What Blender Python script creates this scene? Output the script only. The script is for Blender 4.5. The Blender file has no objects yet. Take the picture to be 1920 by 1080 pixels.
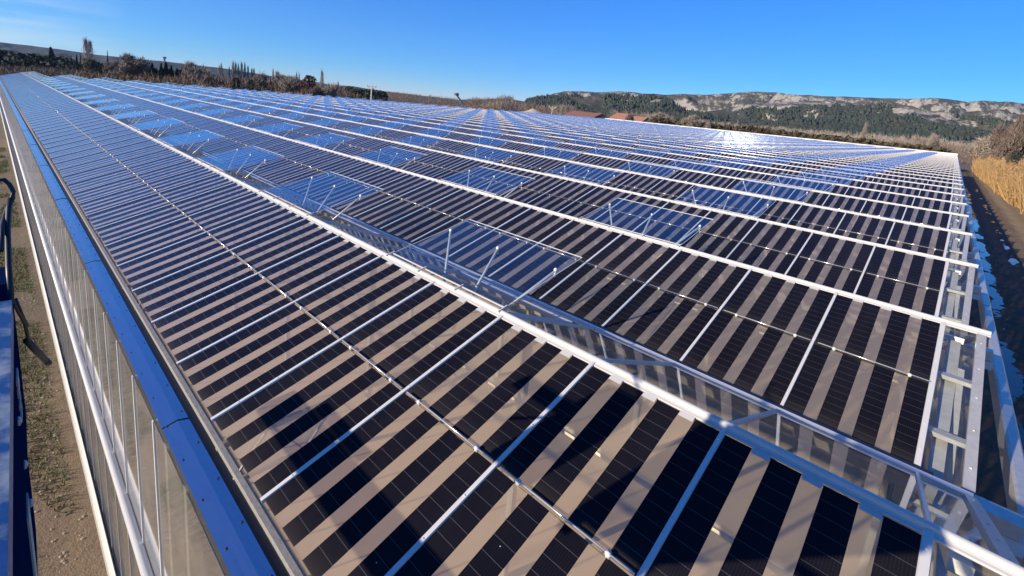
import bpy, math, random
import numpy as np
from mathutils import Vector, Matrix, noise
random.seed(7)
rng = np.random.default_rng(7)
scene = bpy.context.scene
col = scene.collection

# ------------------------------------------------------------------ camera
FPX, CX, CY = 890.9, 960.0, 370.0
C0 = np.array([-0.2869, -3.1245, 1.9353])
RW = np.array([[0.7268706, 0.1963254, -0.6581151],
               [0.6805232, -0.0768972, 0.7286803],
               [0.0924513, -0.9775189, -0.1894983]])
cam = bpy.data.cameras.new('camera')
cam_ob = bpy.data.objects.new('camera', cam)
col.objects.link(cam_ob)
cam.sensor_width = 36.0
cam.lens = FPX / 1920 * 36
cam.shift_y = -(540 - CY) / 1920
cam.clip_start = 0.02
cam.clip_end = 20000
M = Matrix.Identity(4)
for i in range(3):
    M[i][0], M[i][1], M[i][2], M[i][3] = RW[i][0], -RW[i][1], -RW[i][2], C0[i]
cam_ob.matrix_world = M
scene.camera = cam_ob

# ------------------------------------------------------------------ light
SUN = Vector((-0.30, -0.886, 0.352)).normalized()
world = bpy.data.worlds.new('World')
scene.world = world
world.use_nodes = True
wn = world.node_tree
bg = wn.nodes['Background']
sky = wn.nodes.new('ShaderNodeTexSky')
sky.sky_type = 'NISHITA'
sky.sun_disc = False
sky.sun_elevation = math.asin(SUN.z)
sky.sun_rotation = math.atan2(SUN.x, SUN.y)
sky.altitude = 100
sky.air_density = 1.0
sky.dust_density = 0.0
sky.ozone_density = 6.0
def wmath(op, a, b):
    nd = wn.nodes.new('ShaderNodeMath'); nd.operation = op
    for k, x in enumerate((a, b)):
        if isinstance(x, (int, float)): nd.inputs[k].default_value = x
        else: wn.links.new(x, nd.inputs[k])
    return nd.outputs[0]


# deepen the clear winter sky: stronger ratio of blue to red and green
w_sep = wn.nodes.new('ShaderNodeSeparateColor'); w_com = wn.nodes.new('ShaderNodeCombineColor')
wn.links.new(sky.outputs[0], w_sep.inputs[0])
w_b = wmath('MULTIPLY', wmath('POWER', w_sep.outputs[2], 0.75), 1.90)
for ch, pw, kk in ((0, 1.78, 0.51), (1, 1.24, 0.654)):
    rt = wmath('MINIMUM', wmath('DIVIDE', w_sep.outputs[ch], w_sep.outputs[2]), 1.25)
    wn.links.new(wmath('MULTIPLY', wmath('MULTIPLY', wmath('POWER', rt, pw), kk), w_b), w_com.inputs[ch])
wn.links.new(w_b, w_com.inputs[2])
w_tc = wn.nodes.new('ShaderNodeTexCoord')
w_dot = wn.nodes.new('ShaderNodeVectorMath'); w_dot.operation = 'DOT_PRODUCT'
w_dot.inputs[1].default_value = Vector((-0.9925, -0.05, 0.075)).normalized()
wn.links.new(w_tc.outputs['Generated'], w_dot.inputs[0])
w_map = wn.nodes.new('ShaderNodeMapping'); w_map.inputs['Scale'].default_value = (4, 4, 42)
wn.links.new(w_tc.outputs['Generated'], w_map.inputs['Vector'])
w_nz = wn.nodes.new('ShaderNodeTexNoise'); w_nz.inputs['Scale'].default_value = 1.4; w_nz.inputs['Detail'].default_value = 6
wn.links.new(w_map.outputs[0], w_nz.inputs['Vector'])
w_r1 = wn.nodes.new('ShaderNodeMapRange'); w_r1.inputs[1].default_value = 0.978; w_r1.inputs[2].default_value = 1.0
wn.links.new(w_dot.outputs['Value'], w_r1.inputs[0])
w_r2 = wn.nodes.new('ShaderNodeMapRange'); w_r2.inputs[1].default_value = 0.40; w_r2.inputs[2].default_value = 0.70
wn.links.new(w_nz.outputs['Fac'], w_r2.inputs[0])
w_mx = wn.nodes.new('ShaderNodeMix'); w_mx.data_type = 'RGBA'
wn.links.new(wmath('MULTIPLY', wmath('MULTIPLY', w_r1.outputs[0], w_r2.outputs[0]), 0.42), w_mx.inputs[0])
wn.links.new(w_com.outputs[0], w_mx.inputs[6]); w_mx.inputs[7].default_value = (5.2, 6.0, 6.8, 1)
wn.links.new(w_mx.outputs[2], bg.inputs[0])
bg.inputs[1].default_value = 0.083
sun = bpy.data.lights.new('sun', 'SUN')
sun.energy = 4.8
sun.angle = math.radians(0.53)
sun.color = (1.0, 0.87, 0.68)
sun_ob = bpy.data.objects.new('sun', sun)
col.objects.link(sun_ob)
sun_ob.rotation_euler = SUN.to_track_quat('Z', 'Y').to_euler()
scene.view_settings.view_transform = 'Standard'
scene.view_settings.look = 'None'
scene.view_settings.exposure = 0.85
scene.view_settings.gamma = 1
scene.view_settings.use_curve_mapping = False
scene.cycles.transparent_max_bounces = 12
scene.cycles.max_bounces = 8

GZ = -5.4      # ground level (ridges of the roof are at z = 0)


def ray(u, v):
    return RW @ np.array([(u - CX) / FPX, (v - CY) / FPX, 1.0])


def horiz(u):
    return 104.2 + 0.0946 * (u + 24)


def at_dist(u, v, d):
    r = ray(u, v)
    return C0 + r * (d / math.hypot(r[0], r[1]))


def project(p):
    q = (np.asarray(p, float) - C0) @ RW
    return q[0] / q[2] * FPX + CX, q[1] / q[2] * FPX + CY, q[2]


# ------------------------------------------------------------------ object helpers
def tag(o, label=None, cat=None, group=None, kind=None):
    if label: o['label'] = label
    if cat: o['category'] = cat
    if group: o['group'] = group
    if kind: o['kind'] = kind
    return o


def empty(name, loc=(0, 0, 0), rz=0.0):
    o = bpy.data.objects.new(name, None)
    o.empty_display_size = 0.3
    o.location = loc
    o.rotation_euler = (0, 0, rz)
    col.objects.link(o)
    return o


class MB:
    def __init__(s):
        s.v, s.f, s.m, s.uv = [], [], [], {}

    def face(s, pts, mi=0, uv=None):
        n = len(s.v)
        s.v.extend([tuple(p) for p in pts])
        if uv: s.uv[len(s.f)] = uv
        s.f.append(tuple(range(n, n + len(pts))))
        s.m.append(mi)

    def box(s, a, b, mi=0):
        x0, y0, z0 = a; x1, y1, z1 = b
        n = len(s.v)
        s.v.extend([(x0, y0, z0), (x1, y0, z0), (x1, y1, z0), (x0, y1, z0), (x0, y0, z1), (x1, y0, z1), (x1, y1, z1), (x0, y1, z1)])
        for f in ((0, 3, 2, 1), (4, 5, 6, 7), (0, 1, 5, 4), (1, 2, 6, 5), (2, 3, 7, 6), (3, 0, 4, 7)):
            s.f.append(tuple(n + i for i in f)); s.m.append(mi)

    def beam(s, p, q, w, h, up=(0, 0, 1), mi=0):
        p, q = Vector(p), Vector(q)
        d = (q - p).normalized()
        side = d.cross(Vector(up))
        if side.length < 1e-4: side = d.cross(Vector((1, 0, 0)))
        side.normalize()
        u = side.cross(d).normalized()
        n = len(s.v)
        for c in (p, q):
            for a, b in ((-1, -1), (1, -1), (1, 1), (-1, 1)):
                s.v.append(tuple(c + side * (a * w / 2) + u * (b * h / 2)))
        for f in ((0, 1, 2, 3), (7, 6, 5, 4), (0, 4, 5, 1), (1, 5, 6, 2), (2, 6, 7, 3), (3, 7, 4, 0)):
            s.f.append(tuple(n + i for i in f)); s.m.append(mi)

    def tube(s, pts, r, k=6, mi=0, r1=None, caps=True):
        pts = [Vector(p) for p in pts]
        n0 = len(s.v)
        m = len(pts)
        for i, p in enumerate(pts):
            d = (pts[min(i + 1, m - 1)] - pts[max(i - 1, 0)]).normalized()
            a = d.cross(Vector((0, 0, 1)))
            if a.length < 1e-3: a = d.cross(Vector((1, 0, 0)))
            a.normalize(); b = d.cross(a)
            rr = r if r1 is None else r + (r1 - r) * i / max(1, m - 1)
            for j in range(k):
                t = 2 * math.pi * j / k
                s.v.append(tuple(p + a * (math.cos(t) * rr) + b * (math.sin(t) * rr)))
        for i in range(m - 1):
            for j in range(k):
                j2 = (j + 1) % k
                s.f.append((n0 + i * k + j, n0 + i * k + j2, n0 + (i + 1) * k + j2, n0 + (i + 1) * k + j)); s.m.append(mi)
        if caps:
            s.f.append(tuple(n0 + j for j in range(k))[::-1]); s.m.append(mi)
            s.f.append(tuple(n0 + (m - 1) * k + j for j in range(k))); s.m.append(mi)

    def prism_x(s, prof, x0, x1, mi=0, closed=True):
        """profile in (y,z) extruded along x"""
        n0 = len(s.v); k = len(prof)
        for x in (x0, x1):
            for y, z in prof: s.v.append((x, y, z))
        for j in range(k if closed else k - 1):
            j2 = (j + 1) % k
            s.f.append((n0 + j, n0 + j2, n0 + k + j2, n0 + k + j)); s.m.append(mi)
        if closed:
            s.f.append(tuple(n0 + j for j in range(k))[::-1]); s.m.append(mi)
            s.f.append(tuple(n0 + k + j for j in range(k))); s.m.append(mi)

    def ball(s, c, r, mi=0, k=8, rows=5, sc=(1, 1, 1)):
        n0 = len(s.v)
        for i in range(rows + 1):
            a = math.pi * i / rows
            for j in range(k):
                t = 2 * math.pi * j / k
                s.v.append((c[0] + sc[0] * r * math.sin(a) * math.cos(t), c[1] + sc[1] * r * math.sin(a) * math.sin(t), c[2] + sc[2] * r * math.cos(a)))
        for i in range(rows):
            for j in range(k):
                j2 = (j + 1) % k
                s.f.append((n0 + i * k + j, n0 + (i + 1) * k + j, n0 + (i + 1) * k + j2, n0 + i * k + j2)); s.m.append(mi)

    def mesh(s, name, mats, smooth=False):
        me = bpy.data.meshes.new(name)
        me.from_pydata(s.v, [], s.f)
        for m in (mats if isinstance(mats, (list, tuple)) else [mats]): me.materials.append(m)
        if any(s.m): me.polygons.foreach_set('material_index', s.m)
        if s.uv:
            lay = me.uv_layers.new(name='UVMap')
            for fi, uv in s.uv.items():
                for li, c in zip(me.polygons[fi].loop_indices, uv): lay.data[li].uv = c
        if smooth: me.polygons.foreach_set('use_smooth', [True] * len(me.polygons))
        me.update()
        return me

    def build(s, name, mats, parent=None, smooth=False, loc=None):
        return put(name, s.mesh(name, mats, smooth), parent, loc)


def put(name, me, parent=None, loc=None):
    o = bpy.data.objects.new(name, me)
    col.objects.link(o)
    if parent is not None: o.parent = parent
    if loc is not None: o.location = loc
    return o


def np_mesh(name, verts, faces, mats, smooth=False):
    me = bpy.data.meshes.new(name)
    verts = np.asarray(verts, np.float32); faces = np.asarray(faces, np.int32)
    k = faces.shape[1]
    me.vertices.add(len(verts)); me.vertices.foreach_set('co', verts.ravel())
    me.loops.add(faces.size); me.loops.foreach_set('vertex_index', faces.ravel())
    me.polygons.add(len(faces))
    me.polygons.foreach_set('loop_start', np.arange(0, faces.size, k, dtype=np.int32))
    if smooth: me.polygons.foreach_set('use_smooth', np.ones(len(faces), bool))
    me.update(calc_edges=True)
    for m in (mats if isinstance(mats, (list, tuple)) else [mats]): me.materials.append(m)
    return me


# ------------------------------------------------------------------ materials
ALB = 0.70      # albedos below were set for a lower exposure


class NT:
    def __init__(s, name):
        s.mat = bpy.data.materials.new(name)
        s.mat.use_nodes = True
        s.t = s.mat.node_tree
        s.b = s.t.nodes['Principled BSDF']
        s.out = s.t.nodes['Material Output']

    def n(s, typ, **kw):
        nd = s.t.nodes.new(typ)
        for k, v in kw.items(): setattr(nd, k, v)
        return nd

    def l(s, a, b):
        s.t.links.new(a, b)

    def math(s, op, a, b=None, c=None):
        nd = s.n('ShaderNodeMath', operation=op)
        for i, x in enumerate((a, b, c)):
            if x is None: continue
            if isinstance(x, (int, float)): nd.inputs[i].default_value = x
            else: s.l(x, nd.inputs[i])
        return nd.outputs[0]

    def mix(s, f, a, b):
        nd = s.n('ShaderNodeMix', data_type='RGBA')
        for i, x in ((0, f), (6, a), (7, b)):
            if isinstance(x, (int, float)): nd.inputs[i].default_value = x
            elif isinstance(x, tuple):
                k = 1.0 if x[0] == x[1] == x[2] else ALB
                nd.inputs[i].default_value = (x[0] * k, x[1] * k, x[2] * k, 1)
            else: s.l(x, nd.inputs[i])
        return nd.outputs[2]

    def noise(s, scale, detail=4, rough=0.55, vec=None, dist=0.0):
        nd = s.n('ShaderNodeTexNoise')
        nd.inputs['Scale'].default_value = scale
        nd.inputs['Detail'].default_value = detail
        nd.inputs['Roughness'].default_value = rough
        nd.inputs['Distortion'].default_value = dist
        if vec is not None: s.l(vec, nd.inputs['Vector'])
        return nd.outputs['Fac']

    def pos(s, scale=(1, 1, 1)):
        g = s.n('ShaderNodeNewGeometry')
        mp = s.n('ShaderNodeMapping')
        mp.inputs['Scale'].default_value = scale
        s.l(g.outputs['Position'], mp.inputs['Vector'])
        return mp.outputs[0]

    def ramp(s, f, stops):
        nd = s.n('ShaderNodeValToRGB')
        el = nd.color_ramp.elements
        while len(el) < len(stops): el.new(0.5)
        for e, (p, c) in zip(el, stops):
            e.position = p; e.color = (*c, 1) if isinstance(c, tuple) else (c, c, c, 1)
        s.l(f, nd.inputs[0])
        return nd.outputs[0]

    def step(s, f, a, b):
        nd = s.n('ShaderNodeMapRange')
        s.l(f, nd.inputs[0]); nd.inputs[1].default_value = a; nd.inputs[2].default_value = b
        return nd.outputs[0]

    def set(s, **kw):
        for k, v in kw.items():
            i = s.b.inputs[k.replace('_', ' ')]
            if isinstance(v, tuple): i.default_value = (*v, 1)
            elif isinstance(v, (int, float)): i.default_value = v
            else: s.l(v, i)
        return s

    def bump(s, h, strength=0.3, dist=0.05):
        nd = s.n('ShaderNodeBump')
        nd.inputs['Strength'].default_value = strength
        nd.inputs['Distance'].default_value = dist
        s.l(h, nd.inputs['Height'])
        s.l(nd.outputs[0], s.b.inputs['Normal'])
        return s


def simple(name, c, rough=0.5, metal=0.0, var=0.15, scale=6.0, bump=0.0):
    t = NT(name)
    f = t.noise(scale, 5, 0.6, t.pos())
    t.set(Base_Color=t.mix(f, tuple(x * (1 - var) for x in c), tuple(min(1, x * (1 + var)) for x in c)), Roughness=rough, Metallic=metal)
    if bump: t.bump(f, bump, 0.02)
    return t.mat


def glass(name, tint, base, rough=0.0, power=5.0, film=0.0):
    t = NT(name)
    t.t.nodes.remove(t.b)
    g = t.n('ShaderNodeNewGeometry')
    d = t.n('ShaderNodeVectorMath', operation='DOT_PRODUCT')
    t.l(g.outputs['Normal'], d.inputs[0]); t.l(g.outputs['Incoming'], d.inputs[1])
    c = t.math('ABSOLUTE', d.outputs['Value'])
    fr = t.math('MULTIPLY_ADD', t.math('POWER', t.math('SUBTRACT', 1.0, c), power), 1 - base, base)
    tr = t.n('ShaderNodeBsdfTransparent'); tr.inputs[0].default_value = (*tint, 1)
    gl = t.n('ShaderNodeBsdfGlossy'); gl.inputs['Color'].default_value = (1, 1, 1, 1); gl.inputs['Roughness'].default_value = rough
    mx = t.n('ShaderNodeMixShader')
    t.l(fr, mx.inputs[0]); t.l(tr.outputs[0], mx.inputs[1]); t.l(gl.outputs[0], mx.inputs[2])
    if film:
        df = t.n('ShaderNodeBsdfDiffuse'); df.inputs[0].default_value = (0.58, 0.55, 0.50, 1)
        m3 = t.n('ShaderNodeMixShader')
        t.l(t.math('MULTIPLY', t.noise(1.2, 4, 0.6, t.pos()), 2 * film), m3.inputs[0])
        t.l(mx.outputs[0], m3.inputs[1]); t.l(df.outputs[0], m3.inputs[2])
        mx = m3
    t.l(mx.outputs[0], t.out.inputs[0])
    return t.mat


def pv_material():
    t = NT('solar_cell_glass')
    uv = t.n('ShaderNodeUVMap'); sp = t.n('ShaderNodeSeparateXYZ'); t.l(uv.outputs[0], sp.inputs[0])
    u, v = sp.outputs[0], sp.outputs[1]
    per, w = 0.27778, 0.1667
    mu = t.math('MODULO', u, per)
    cell = t.math('LESS_THAN', mu, w)
    bus = t.math('LESS_THAN', t.math('FRACT', t.math('MULTIPLY', mu, 11 / w)), 0.16)
    row = t.math('LESS_THAN', t.math('FRACT', t.math('MULTIPLY', v, 11.0)), 0.035)
    P = t.pos()
    nz = t.noise(1.3, 3, 0.5, P)
    fine = t.noise(140.0, 2, 0.6, P)
    cellc = t.mix(bus, t.mix(nz, (0.005, 0.005, 0.010), (0.009, 0.008, 0.014)), (0.017, 0.016, 0.018))
    cellc = t.mix(row, cellc, (0.075, 0.072, 0.072))
    tan = t.mix(nz, (0.62, 0.48, 0.32), (0.75, 0.60, 0.42))
    tan = t.mix(t.math('MULTIPLY', fine, 0.35), tan, (0.26, 0.20, 0.14))
    du = t.math('MULTIPLY', t.step(t.noise(0.9, 6, 0.7, t.pos((1, .35, 1))), 0.42, 0.85), 0.045)
    du = t.math('ADD', du, t.math('MULTIPLY', t.math('POWER', t.math('SUBTRACT', 1.0, v), 14.0), 0.10))
    cellc = t.mix(du, cellc, (0.30, 0.26, 0.21))
    vo = t.n('ShaderNodeTexVoronoi'); vo.inputs['Scale'].default_value = 2.6; t.l(P, vo.inputs['Vector'])
    spk = t.math('LESS_THAN', vo.outputs['Distance'], 0.009)
    cellc = t.mix(spk, cellc, (0.55, 0.53, 0.48)); tan = t.mix(spk, tan, (0.62, 0.60, 0.55))
    bm = t.n('ShaderNodeBump'); bm.inputs['Strength'].default_value = 0.075; bm.inputs['Distance'].default_value = 0.05
    t.l(t.noise(2.2, 2, 0.5, P), bm.inputs['Height'])
    t.t.nodes.remove(t.b)
    df = t.n('ShaderNodeBsdfDiffuse'); t.l(t.mix(cell, tan, cellc), df.inputs['Color'])
    tr = t.n('ShaderNodeBsdfTransparent'); tr.inputs[0].default_value = (0.90, 0.84, 0.74, 1)
    rf = t.n('ShaderNodeBsdfRefraction'); rf.inputs['Color'].default_value = (0.90, 0.84, 0.74, 1)
    rf.inputs['Roughness'].default_value = 0.42; rf.inputs['IOR'].default_value = 1.05
    m1 = t.n('ShaderNodeMixShader'); m1.inputs[0].default_value = 0.33
    t.l(tr.outputs[0], m1.inputs[1]); t.l(rf.outputs[0], m1.inputs[2])
    m2 = t.n('ShaderNodeMixShader')
    t.l(t.math('MULTIPLY', t.math('SUBTRACT', 1.0, cell), 0.72), m2.inputs[0])
    t.l(df.outputs[0], m2.inputs[1]); t.l(m1.outputs[0], m2.inputs[2])
    # reflection of the front glass on top (Schlick)
    g = t.n('ShaderNodeNewGeometry')
    d = t.n('ShaderNodeVectorMath', operation='DOT_PRODUCT')
    t.l(bm.outputs[0], d.inputs[0]); t.l(g.outputs['Incoming'], d.inputs[1])
    f0 = t.math('MULTIPLY_ADD', cell, -0.050, 0.058)
    fr = t.math('POWER', t.math('SUBTRACT', 1.0, t.math('ABSOLUTE', d.outputs['Value'])), t.math('MULTIPLY_ADD', cell, 1.6, 3.6))
    fr = t.math('ADD', f0, t.math('MULTIPLY', fr, 0.92))
    gl = t.n('ShaderNodeBsdfGlossy'); gl.inputs['Color'].default_value = (1, 1, 1, 1)
    t.l(t.math('MULTIPLY_ADD', cell, -0.10, 0.22), gl.inputs['Roughness'])
    t.l(bm.outputs[0], gl.inputs['Normal'])
    m3 = t.n('ShaderNodeMixShader')
    t.l(fr, m3.inputs[0]); t.l(m2.outputs[0], m3.inputs[1]); t.l(gl.outputs[0], m3.inputs[2])
    t.l(m3.outputs[0], t.out.inputs[0])
    return t.mat


MAT = {}
MAT['pv'] = pv_material()
MAT['alu'] = simple('brushed_aluminium', (0.86, 0.83, 0.77), 0.32, 0.2, 0.06, 9)
MAT['ridge'] = simple('ridge_aluminium', (0.66, 0.64, 0.60), 0.15, 0.0, 0.08, 3)
MAT['ridge'].node_tree.nodes['Principled BSDF'].inputs['IOR'].default_value = 1.31
MAT['galv'] = simple('galvanised_steel', (0.68, 0.66, 0.61), 0.38, 0.45, 0.28, 14, 0.05)
MAT['steelrod'] = simple('polished_steel_rod', (0.82, 0.79, 0.73), 0.19, 0.65, 0.05, 5)
MAT['tube'] = simple('bright_steel_tube', (0.88, 0.86, 0.82), 0.32, 0.4, 0.05, 5)
MAT['white'] = simple('white_coated_metal', (0.82, 0.80, 0.76), 0.45, 0.0, 0.06, 5)
MAT['clip'] = simple('pale_plastic', (0.75, 0.73, 0.68), 0.4, 0.0, 0.05, 5)
MAT['rubber'] = simple('black_rubber', (0.012, 0.013, 0.018), 0.45, 0.0, 0.3, 8)
MAT['glass'] = glass('clear_glass', (0.93, 0.95, 0.94), 0.055)
MAT['ventglass'] = glass('vent_glass', (0.84, 0.89, 0.91), 0.08, 0.02, 3.9)
MAT['wallglass'] = glass('wall_glass', (0.80, 0.82, 0.80), 0.16, 0.05, 3.2, 0.10)
MAT['lowerwall'] = glass('grey_wall_glass', (0.74, 0.70, 0.68), 0.05, 0.1, 5.0, 0.06)


def flashing_mat():
    t = NT('flashing_sheet')
    P = t.pos((0.6, 8, 8))
    f = t.noise(3.0, 5, 0.6, P)
    g = t.noise(22.0, 4, 0.7, t.pos())
    c = t.mix(f, (0.48, 0.60, 0.76), (0.58, 0.68, 0.80))
    c = t.mix(t.step(g, 0.62, 0.8), c, (0.25, 0.32, 0.42))
    t.set(Base_Color=c, Metallic=0.97, Roughness=t.mix(f, (0.14,) * 3, (0.27,) * 3))
    t.bump(f, 0.04, 0.02)
    return t.mat


MAT['flash'] = flashing_mat()
MAT['concrete'] = simple('weathered_strip', (0.30, 0.28, 0.25), 0.8, 0.0, 0.45, 30, 0.2)
MAT['bluepaint'] = None


def blue_paint():
    t = NT('scuffed_blue_paint')
    P = t.pos()
    f = t.noise(9, 6, 0.65, P)
    g = t.noise(40, 4, 0.7, P)
    c = t.mix(t.step(g, 0.35, 0.75), (0.010, 0.055, 0.20), (0.016, 0.085, 0.28))
    c = t.mix(t.step(f, 0.50, 0.66), c, (0.26, 0.32, 0.38))
    t.set(Base_Color=c, Roughness=t.mix(f, (0.25,) * 3, (0.55,) * 3), IOR=1.5)
    return t.mat


MAT['bluepaint'] = blue_paint()
MAT['blueshade'] = simple('shaded_blue_steel', (0.005, 0.016, 0.060), 0.5, 0.0, 0.3, 12)  # basket blue, darkened in the colour for the side in shade


MAT['blueshade'].node_tree.nodes['Principled BSDF'].inputs['Specular IOR Level'].default_value = 0.0


def ground_mat():
    t = NT('field_soil')
    P = t.pos()
    f1 = t.noise(0.35, 6, 0.6, P); f2 = t.noise(4.0, 6, 0.65, P); f3 = t.noise(0.02, 4, 0.5, P); f4 = t.noise(30, 4, 0.7, P)
    soil = t.mix(f2, (0.13, 0.092, 0.060), (0.215, 0.158, 0.105))
    soil = t.mix(t.step(f4, 0.55, 0.75), soil, (0.12, 0.083, 0.052))
    grass = t.mix(f2, (0.065, 0.072, 0.020), (0.12, 0.115, 0.04))
    c = t.mix(t.step(t.math('ADD', t.math('MULTIPLY', f1, 0.6), t.math('MULTIPLY', f2, 0.4)), 0.50, 0.60), soil, grass)
    c = t.mix(t.step(f3, 0.52, 0.60), c, t.mix(f1, (0.20, 0.135, 0.085), (0.33, 0.235, 0.13)))
    t.set(Base_Color=c, Roughness=0.9)
    h = t.math('ADD', t.math('MULTIPLY', f2, 1.0), t.math('MULTIPLY', f4, 0.35))
    t.bump(h, 0.9, 0.14)
    return t.mat


def mud_mat():
    t = NT('wet_mud')
    P = t.pos(); f = t.noise(0.8, 6, 0.62, P); g = t.noise(9, 5, 0.7, P)
    sx = t.n('ShaderNodeSeparateXYZ'); t.l(P, sx.inputs[0])
    dry = t.step(t.math('ADD', sx.outputs[0], t.math('MULTIPLY', f, 2.0)), 5.3, 6.6)  # paler past the greenhouse shadow edge, sunlight put into the colour
    wet = t.mix(g, (0.085, 0.060, 0.038), (0.19, 0.135, 0.085))
    c = t.mix(dry, wet, t.mix(g, (0.24, 0.172, 0.108), (0.37, 0.275, 0.175)))
    t.set(Base_Color=c, Roughness=t.mix(dry, (0.75,) * 3, (0.95,) * 3), IOR=1.25)
    t.bump(t.math('ADD', f, t.math('MULTIPLY', g, 0.4)), 0.8, 0.12)
    return t.mat


def water_mat():
    t = NT('puddle_water')
    t.set(Base_Color=(0.02, 0.016, 0.012), Roughness=0.03, IOR=1.33)
    t.bump(t.noise(1.2, 2, 0.5, t.pos()), 0.02, 0.02)
    return t.mat


def reed_mat():
    t = NT('dry_reed')
    oi = t.noise(0.5, 3, 0.6, t.pos()); f = t.noise(6, 3, 0.6, t.pos())
    t.set(Base_Color=t.mix(oi, t.mix(f, (0.42, 0.24, 0.08), (0.66, 0.44, 0.19)), t.mix(f, (0.22, 0.12, 0.055), (0.48, 0.30, 0.13))), Roughness=0.8)
    return t.mat


def hill_mat(name, rocky=1.0, green=((0.040, 0.050, 0.030), (0.085, 0.085, 0.050)), zlo=40, zhi=120, brown=0.8):
    t = NT(name)
    P = t.pos()
    g = t.n('ShaderNodeNewGeometry')
    sn = t.n('ShaderNodeSeparateXYZ'); t.l(g.outputs['Normal'], sn.inputs[0])
    sp = t.n('ShaderNodeSeparateXYZ'); t.l(g.outputs['Position'], sp.inputs[0])
    a = t.noise(0.013, 10, 0.72, t.pos((1, 1, 2.6))); b = t.noise(0.06, 8, 0.70, P); c = t.noise(0.006, 4, 0.5, P)
    d = t.noise(0.16, 6, 0.7, t.pos((1, 1, .6)))
    veg = t.mix(b, *green)
    veg = t.mix(t.math('MULTIPLY', t.step(c, 0.45, 0.62), brown), veg, (0.12, 0.095, 0.072))
    rock = t.mix(t.step(d, 0.3, 0.7), (0.20, 0.18, 0.155), (0.54, 0.49, 0.42))
    h = t.step(sp.outputs[2], zlo, zhi)
    steep = t.math('SUBTRACT', 1.0, sn.outputs[2])
    m = t.math('ADD', t.math('ADD', t.math('MULTIPLY', a, 0.50), t.math('ADD', t.math('MULTIPLY', b, 0.60), t.math('MULTIPLY', d, 0.30))), t.math('ADD', t.math('MULTIPLY', h, 0.20), t.math('MULTIPLY', steep, 0.55)))
    thr = 0.985 - 0.075 * rocky
    t.set(Base_Color=t.mix(t.step(m, thr - .01, thr + 0.06), veg, rock), Roughness=0.95)
    t.bump(b, 1.0, 6.0)
    return t.mat


MAT['ground'] = ground_mat()
MAT['mud'] = mud_mat()
MAT['water'] = water_mat()
MAT['reed'] = reed_mat()
MAT['bark'] = simple('bark', (0.12, 0.095, 0.075), 0.9, 0, 0.35, 3)
MAT['twig'] = simple('grey_brown_twigs', (0.25, 0.205, 0.165), 0.9, 0, 0.30, 0.35)
MAT['twigpale'] = simple('pale_twigs', (0.36, 0.30, 0.24), 0.9, 0, 0.28, 0.4)
MAT['twigpurple'] = simple('reddish_twigs', (0.20, 0.145, 0.115), 0.9, 0, 0.30, 0.35)
MAT['conifer'] = simple('dark_needles', (0.022, 0.034, 0.020), 0.85, 0, 0.45, 0.6)
MAT['pine'] = simple('pine_needles', (0.040, 0.054, 0.034), 0.85, 0, 0.45, 0.25)
MAT['oak'] = simple('dry_oak_leaves', (0.10, 0.045, 0.030), 0.85, 0, 0.35, 0.8)
MAT['hedge'] = simple('hedge_leaves', (0.075, 0.058, 0.025), 0.85, 0, 0.4, 0.4)
MAT['scrub'] = simple('dry_scrub', (0.21, 0.135, 0.070), 0.9, 0, 0.3, 0.4)
MAT['vine'] = simple('bare_vines', (0.12, 0.09, 0.07), 0.9, 0, 0.3, 0.4)
MAT['grass'] = simple('grass_blades', (0.12, 0.145, 0.038), 0.8, 0, 0.45, 3)
MAT['tile'] = simple('red_roof_tiles', (0.22, 0.095, 0.060), 0.85, 0, 0.3, 0.9)
MAT['tile2'] = simple('orange_roof_tiles', (0.33, 0.15, 0.090), 0.85, 0, 0.3, 0.9)
MAT['wallwhite'] = simple('white_render', (0.72, 0.68, 0.62), 0.9, 0, 0.08, 0.5)
MAT['wallgrey'] = simple('grey_render', (0.34, 0.31, 0.30), 0.9, 0, 0.1, 0.5)
MAT['polec'] = simple('pole_concrete', (0.60, 0.54, 0.44), 0.85, 0, 0.1, 2)
MAT['gravel'] = simple('sand_heap', (0.52, 0.43, 0.31), 0.95, 0, 0.2, 1.0)
MAT['darksteel'] = simple('dark_blue_steelwork', (0.05, 0.09, 0.13), 0.6, 0, 0.2, 2)

# ------------------------------------------------------------------ greenhouse
S, B, NB, NS = 4.0, 1.0227, 98, 40
TY, TZ = 2.17, 0.69
XL = -NB * B
gh = empty('solar_greenhouse', (0, 0, GZ))
tag(gh, 'vast galvanised greenhouse with parallel ridges roofed in striped solar panels', 'greenhouse')


def gput(name, me, x, y, z=0.0):
    return put(name, me, gh, (x, y, z - GZ))


def gbuild(mb, name, mats, smooth=False):
    return put(name, mb.mesh(name, mats, smooth), gh, (0, 0, -GZ))


nrm = Vector((0, -TZ, TY)).normalized()


def sl(t, off=0.0, y0=0.0):
    """point (y, z) on the panel slope at fraction t below the ridge"""
    return (y0 - TY * t + nrm.y * off, -TZ * t + nrm.z * off)


HALVES = ((0.028, 0.500), (0.508, 0.985))


def panel_quad(mb, k, s, h, x0=None):
    t0, t1 = HALVES[h]
    xa, xb = -(k + 1) * B + 0.014, -k * B - 0.014
    ya, za = sl(t0, 0, s * S); yb, zb = sl(t1, 0, s * S)
    j_ = [random.uniform(-.0022, .0022) for _ in range(4)]
    mb.face([(xa, yb, zb + j_[0]), (xb, yb, zb + j_[1]), (xb, ya, za + j_[2]), (xa, ya, za + j_[3])], 0, [(0, 0), (1, 0), (1, 1), (0, 1)])


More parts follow.
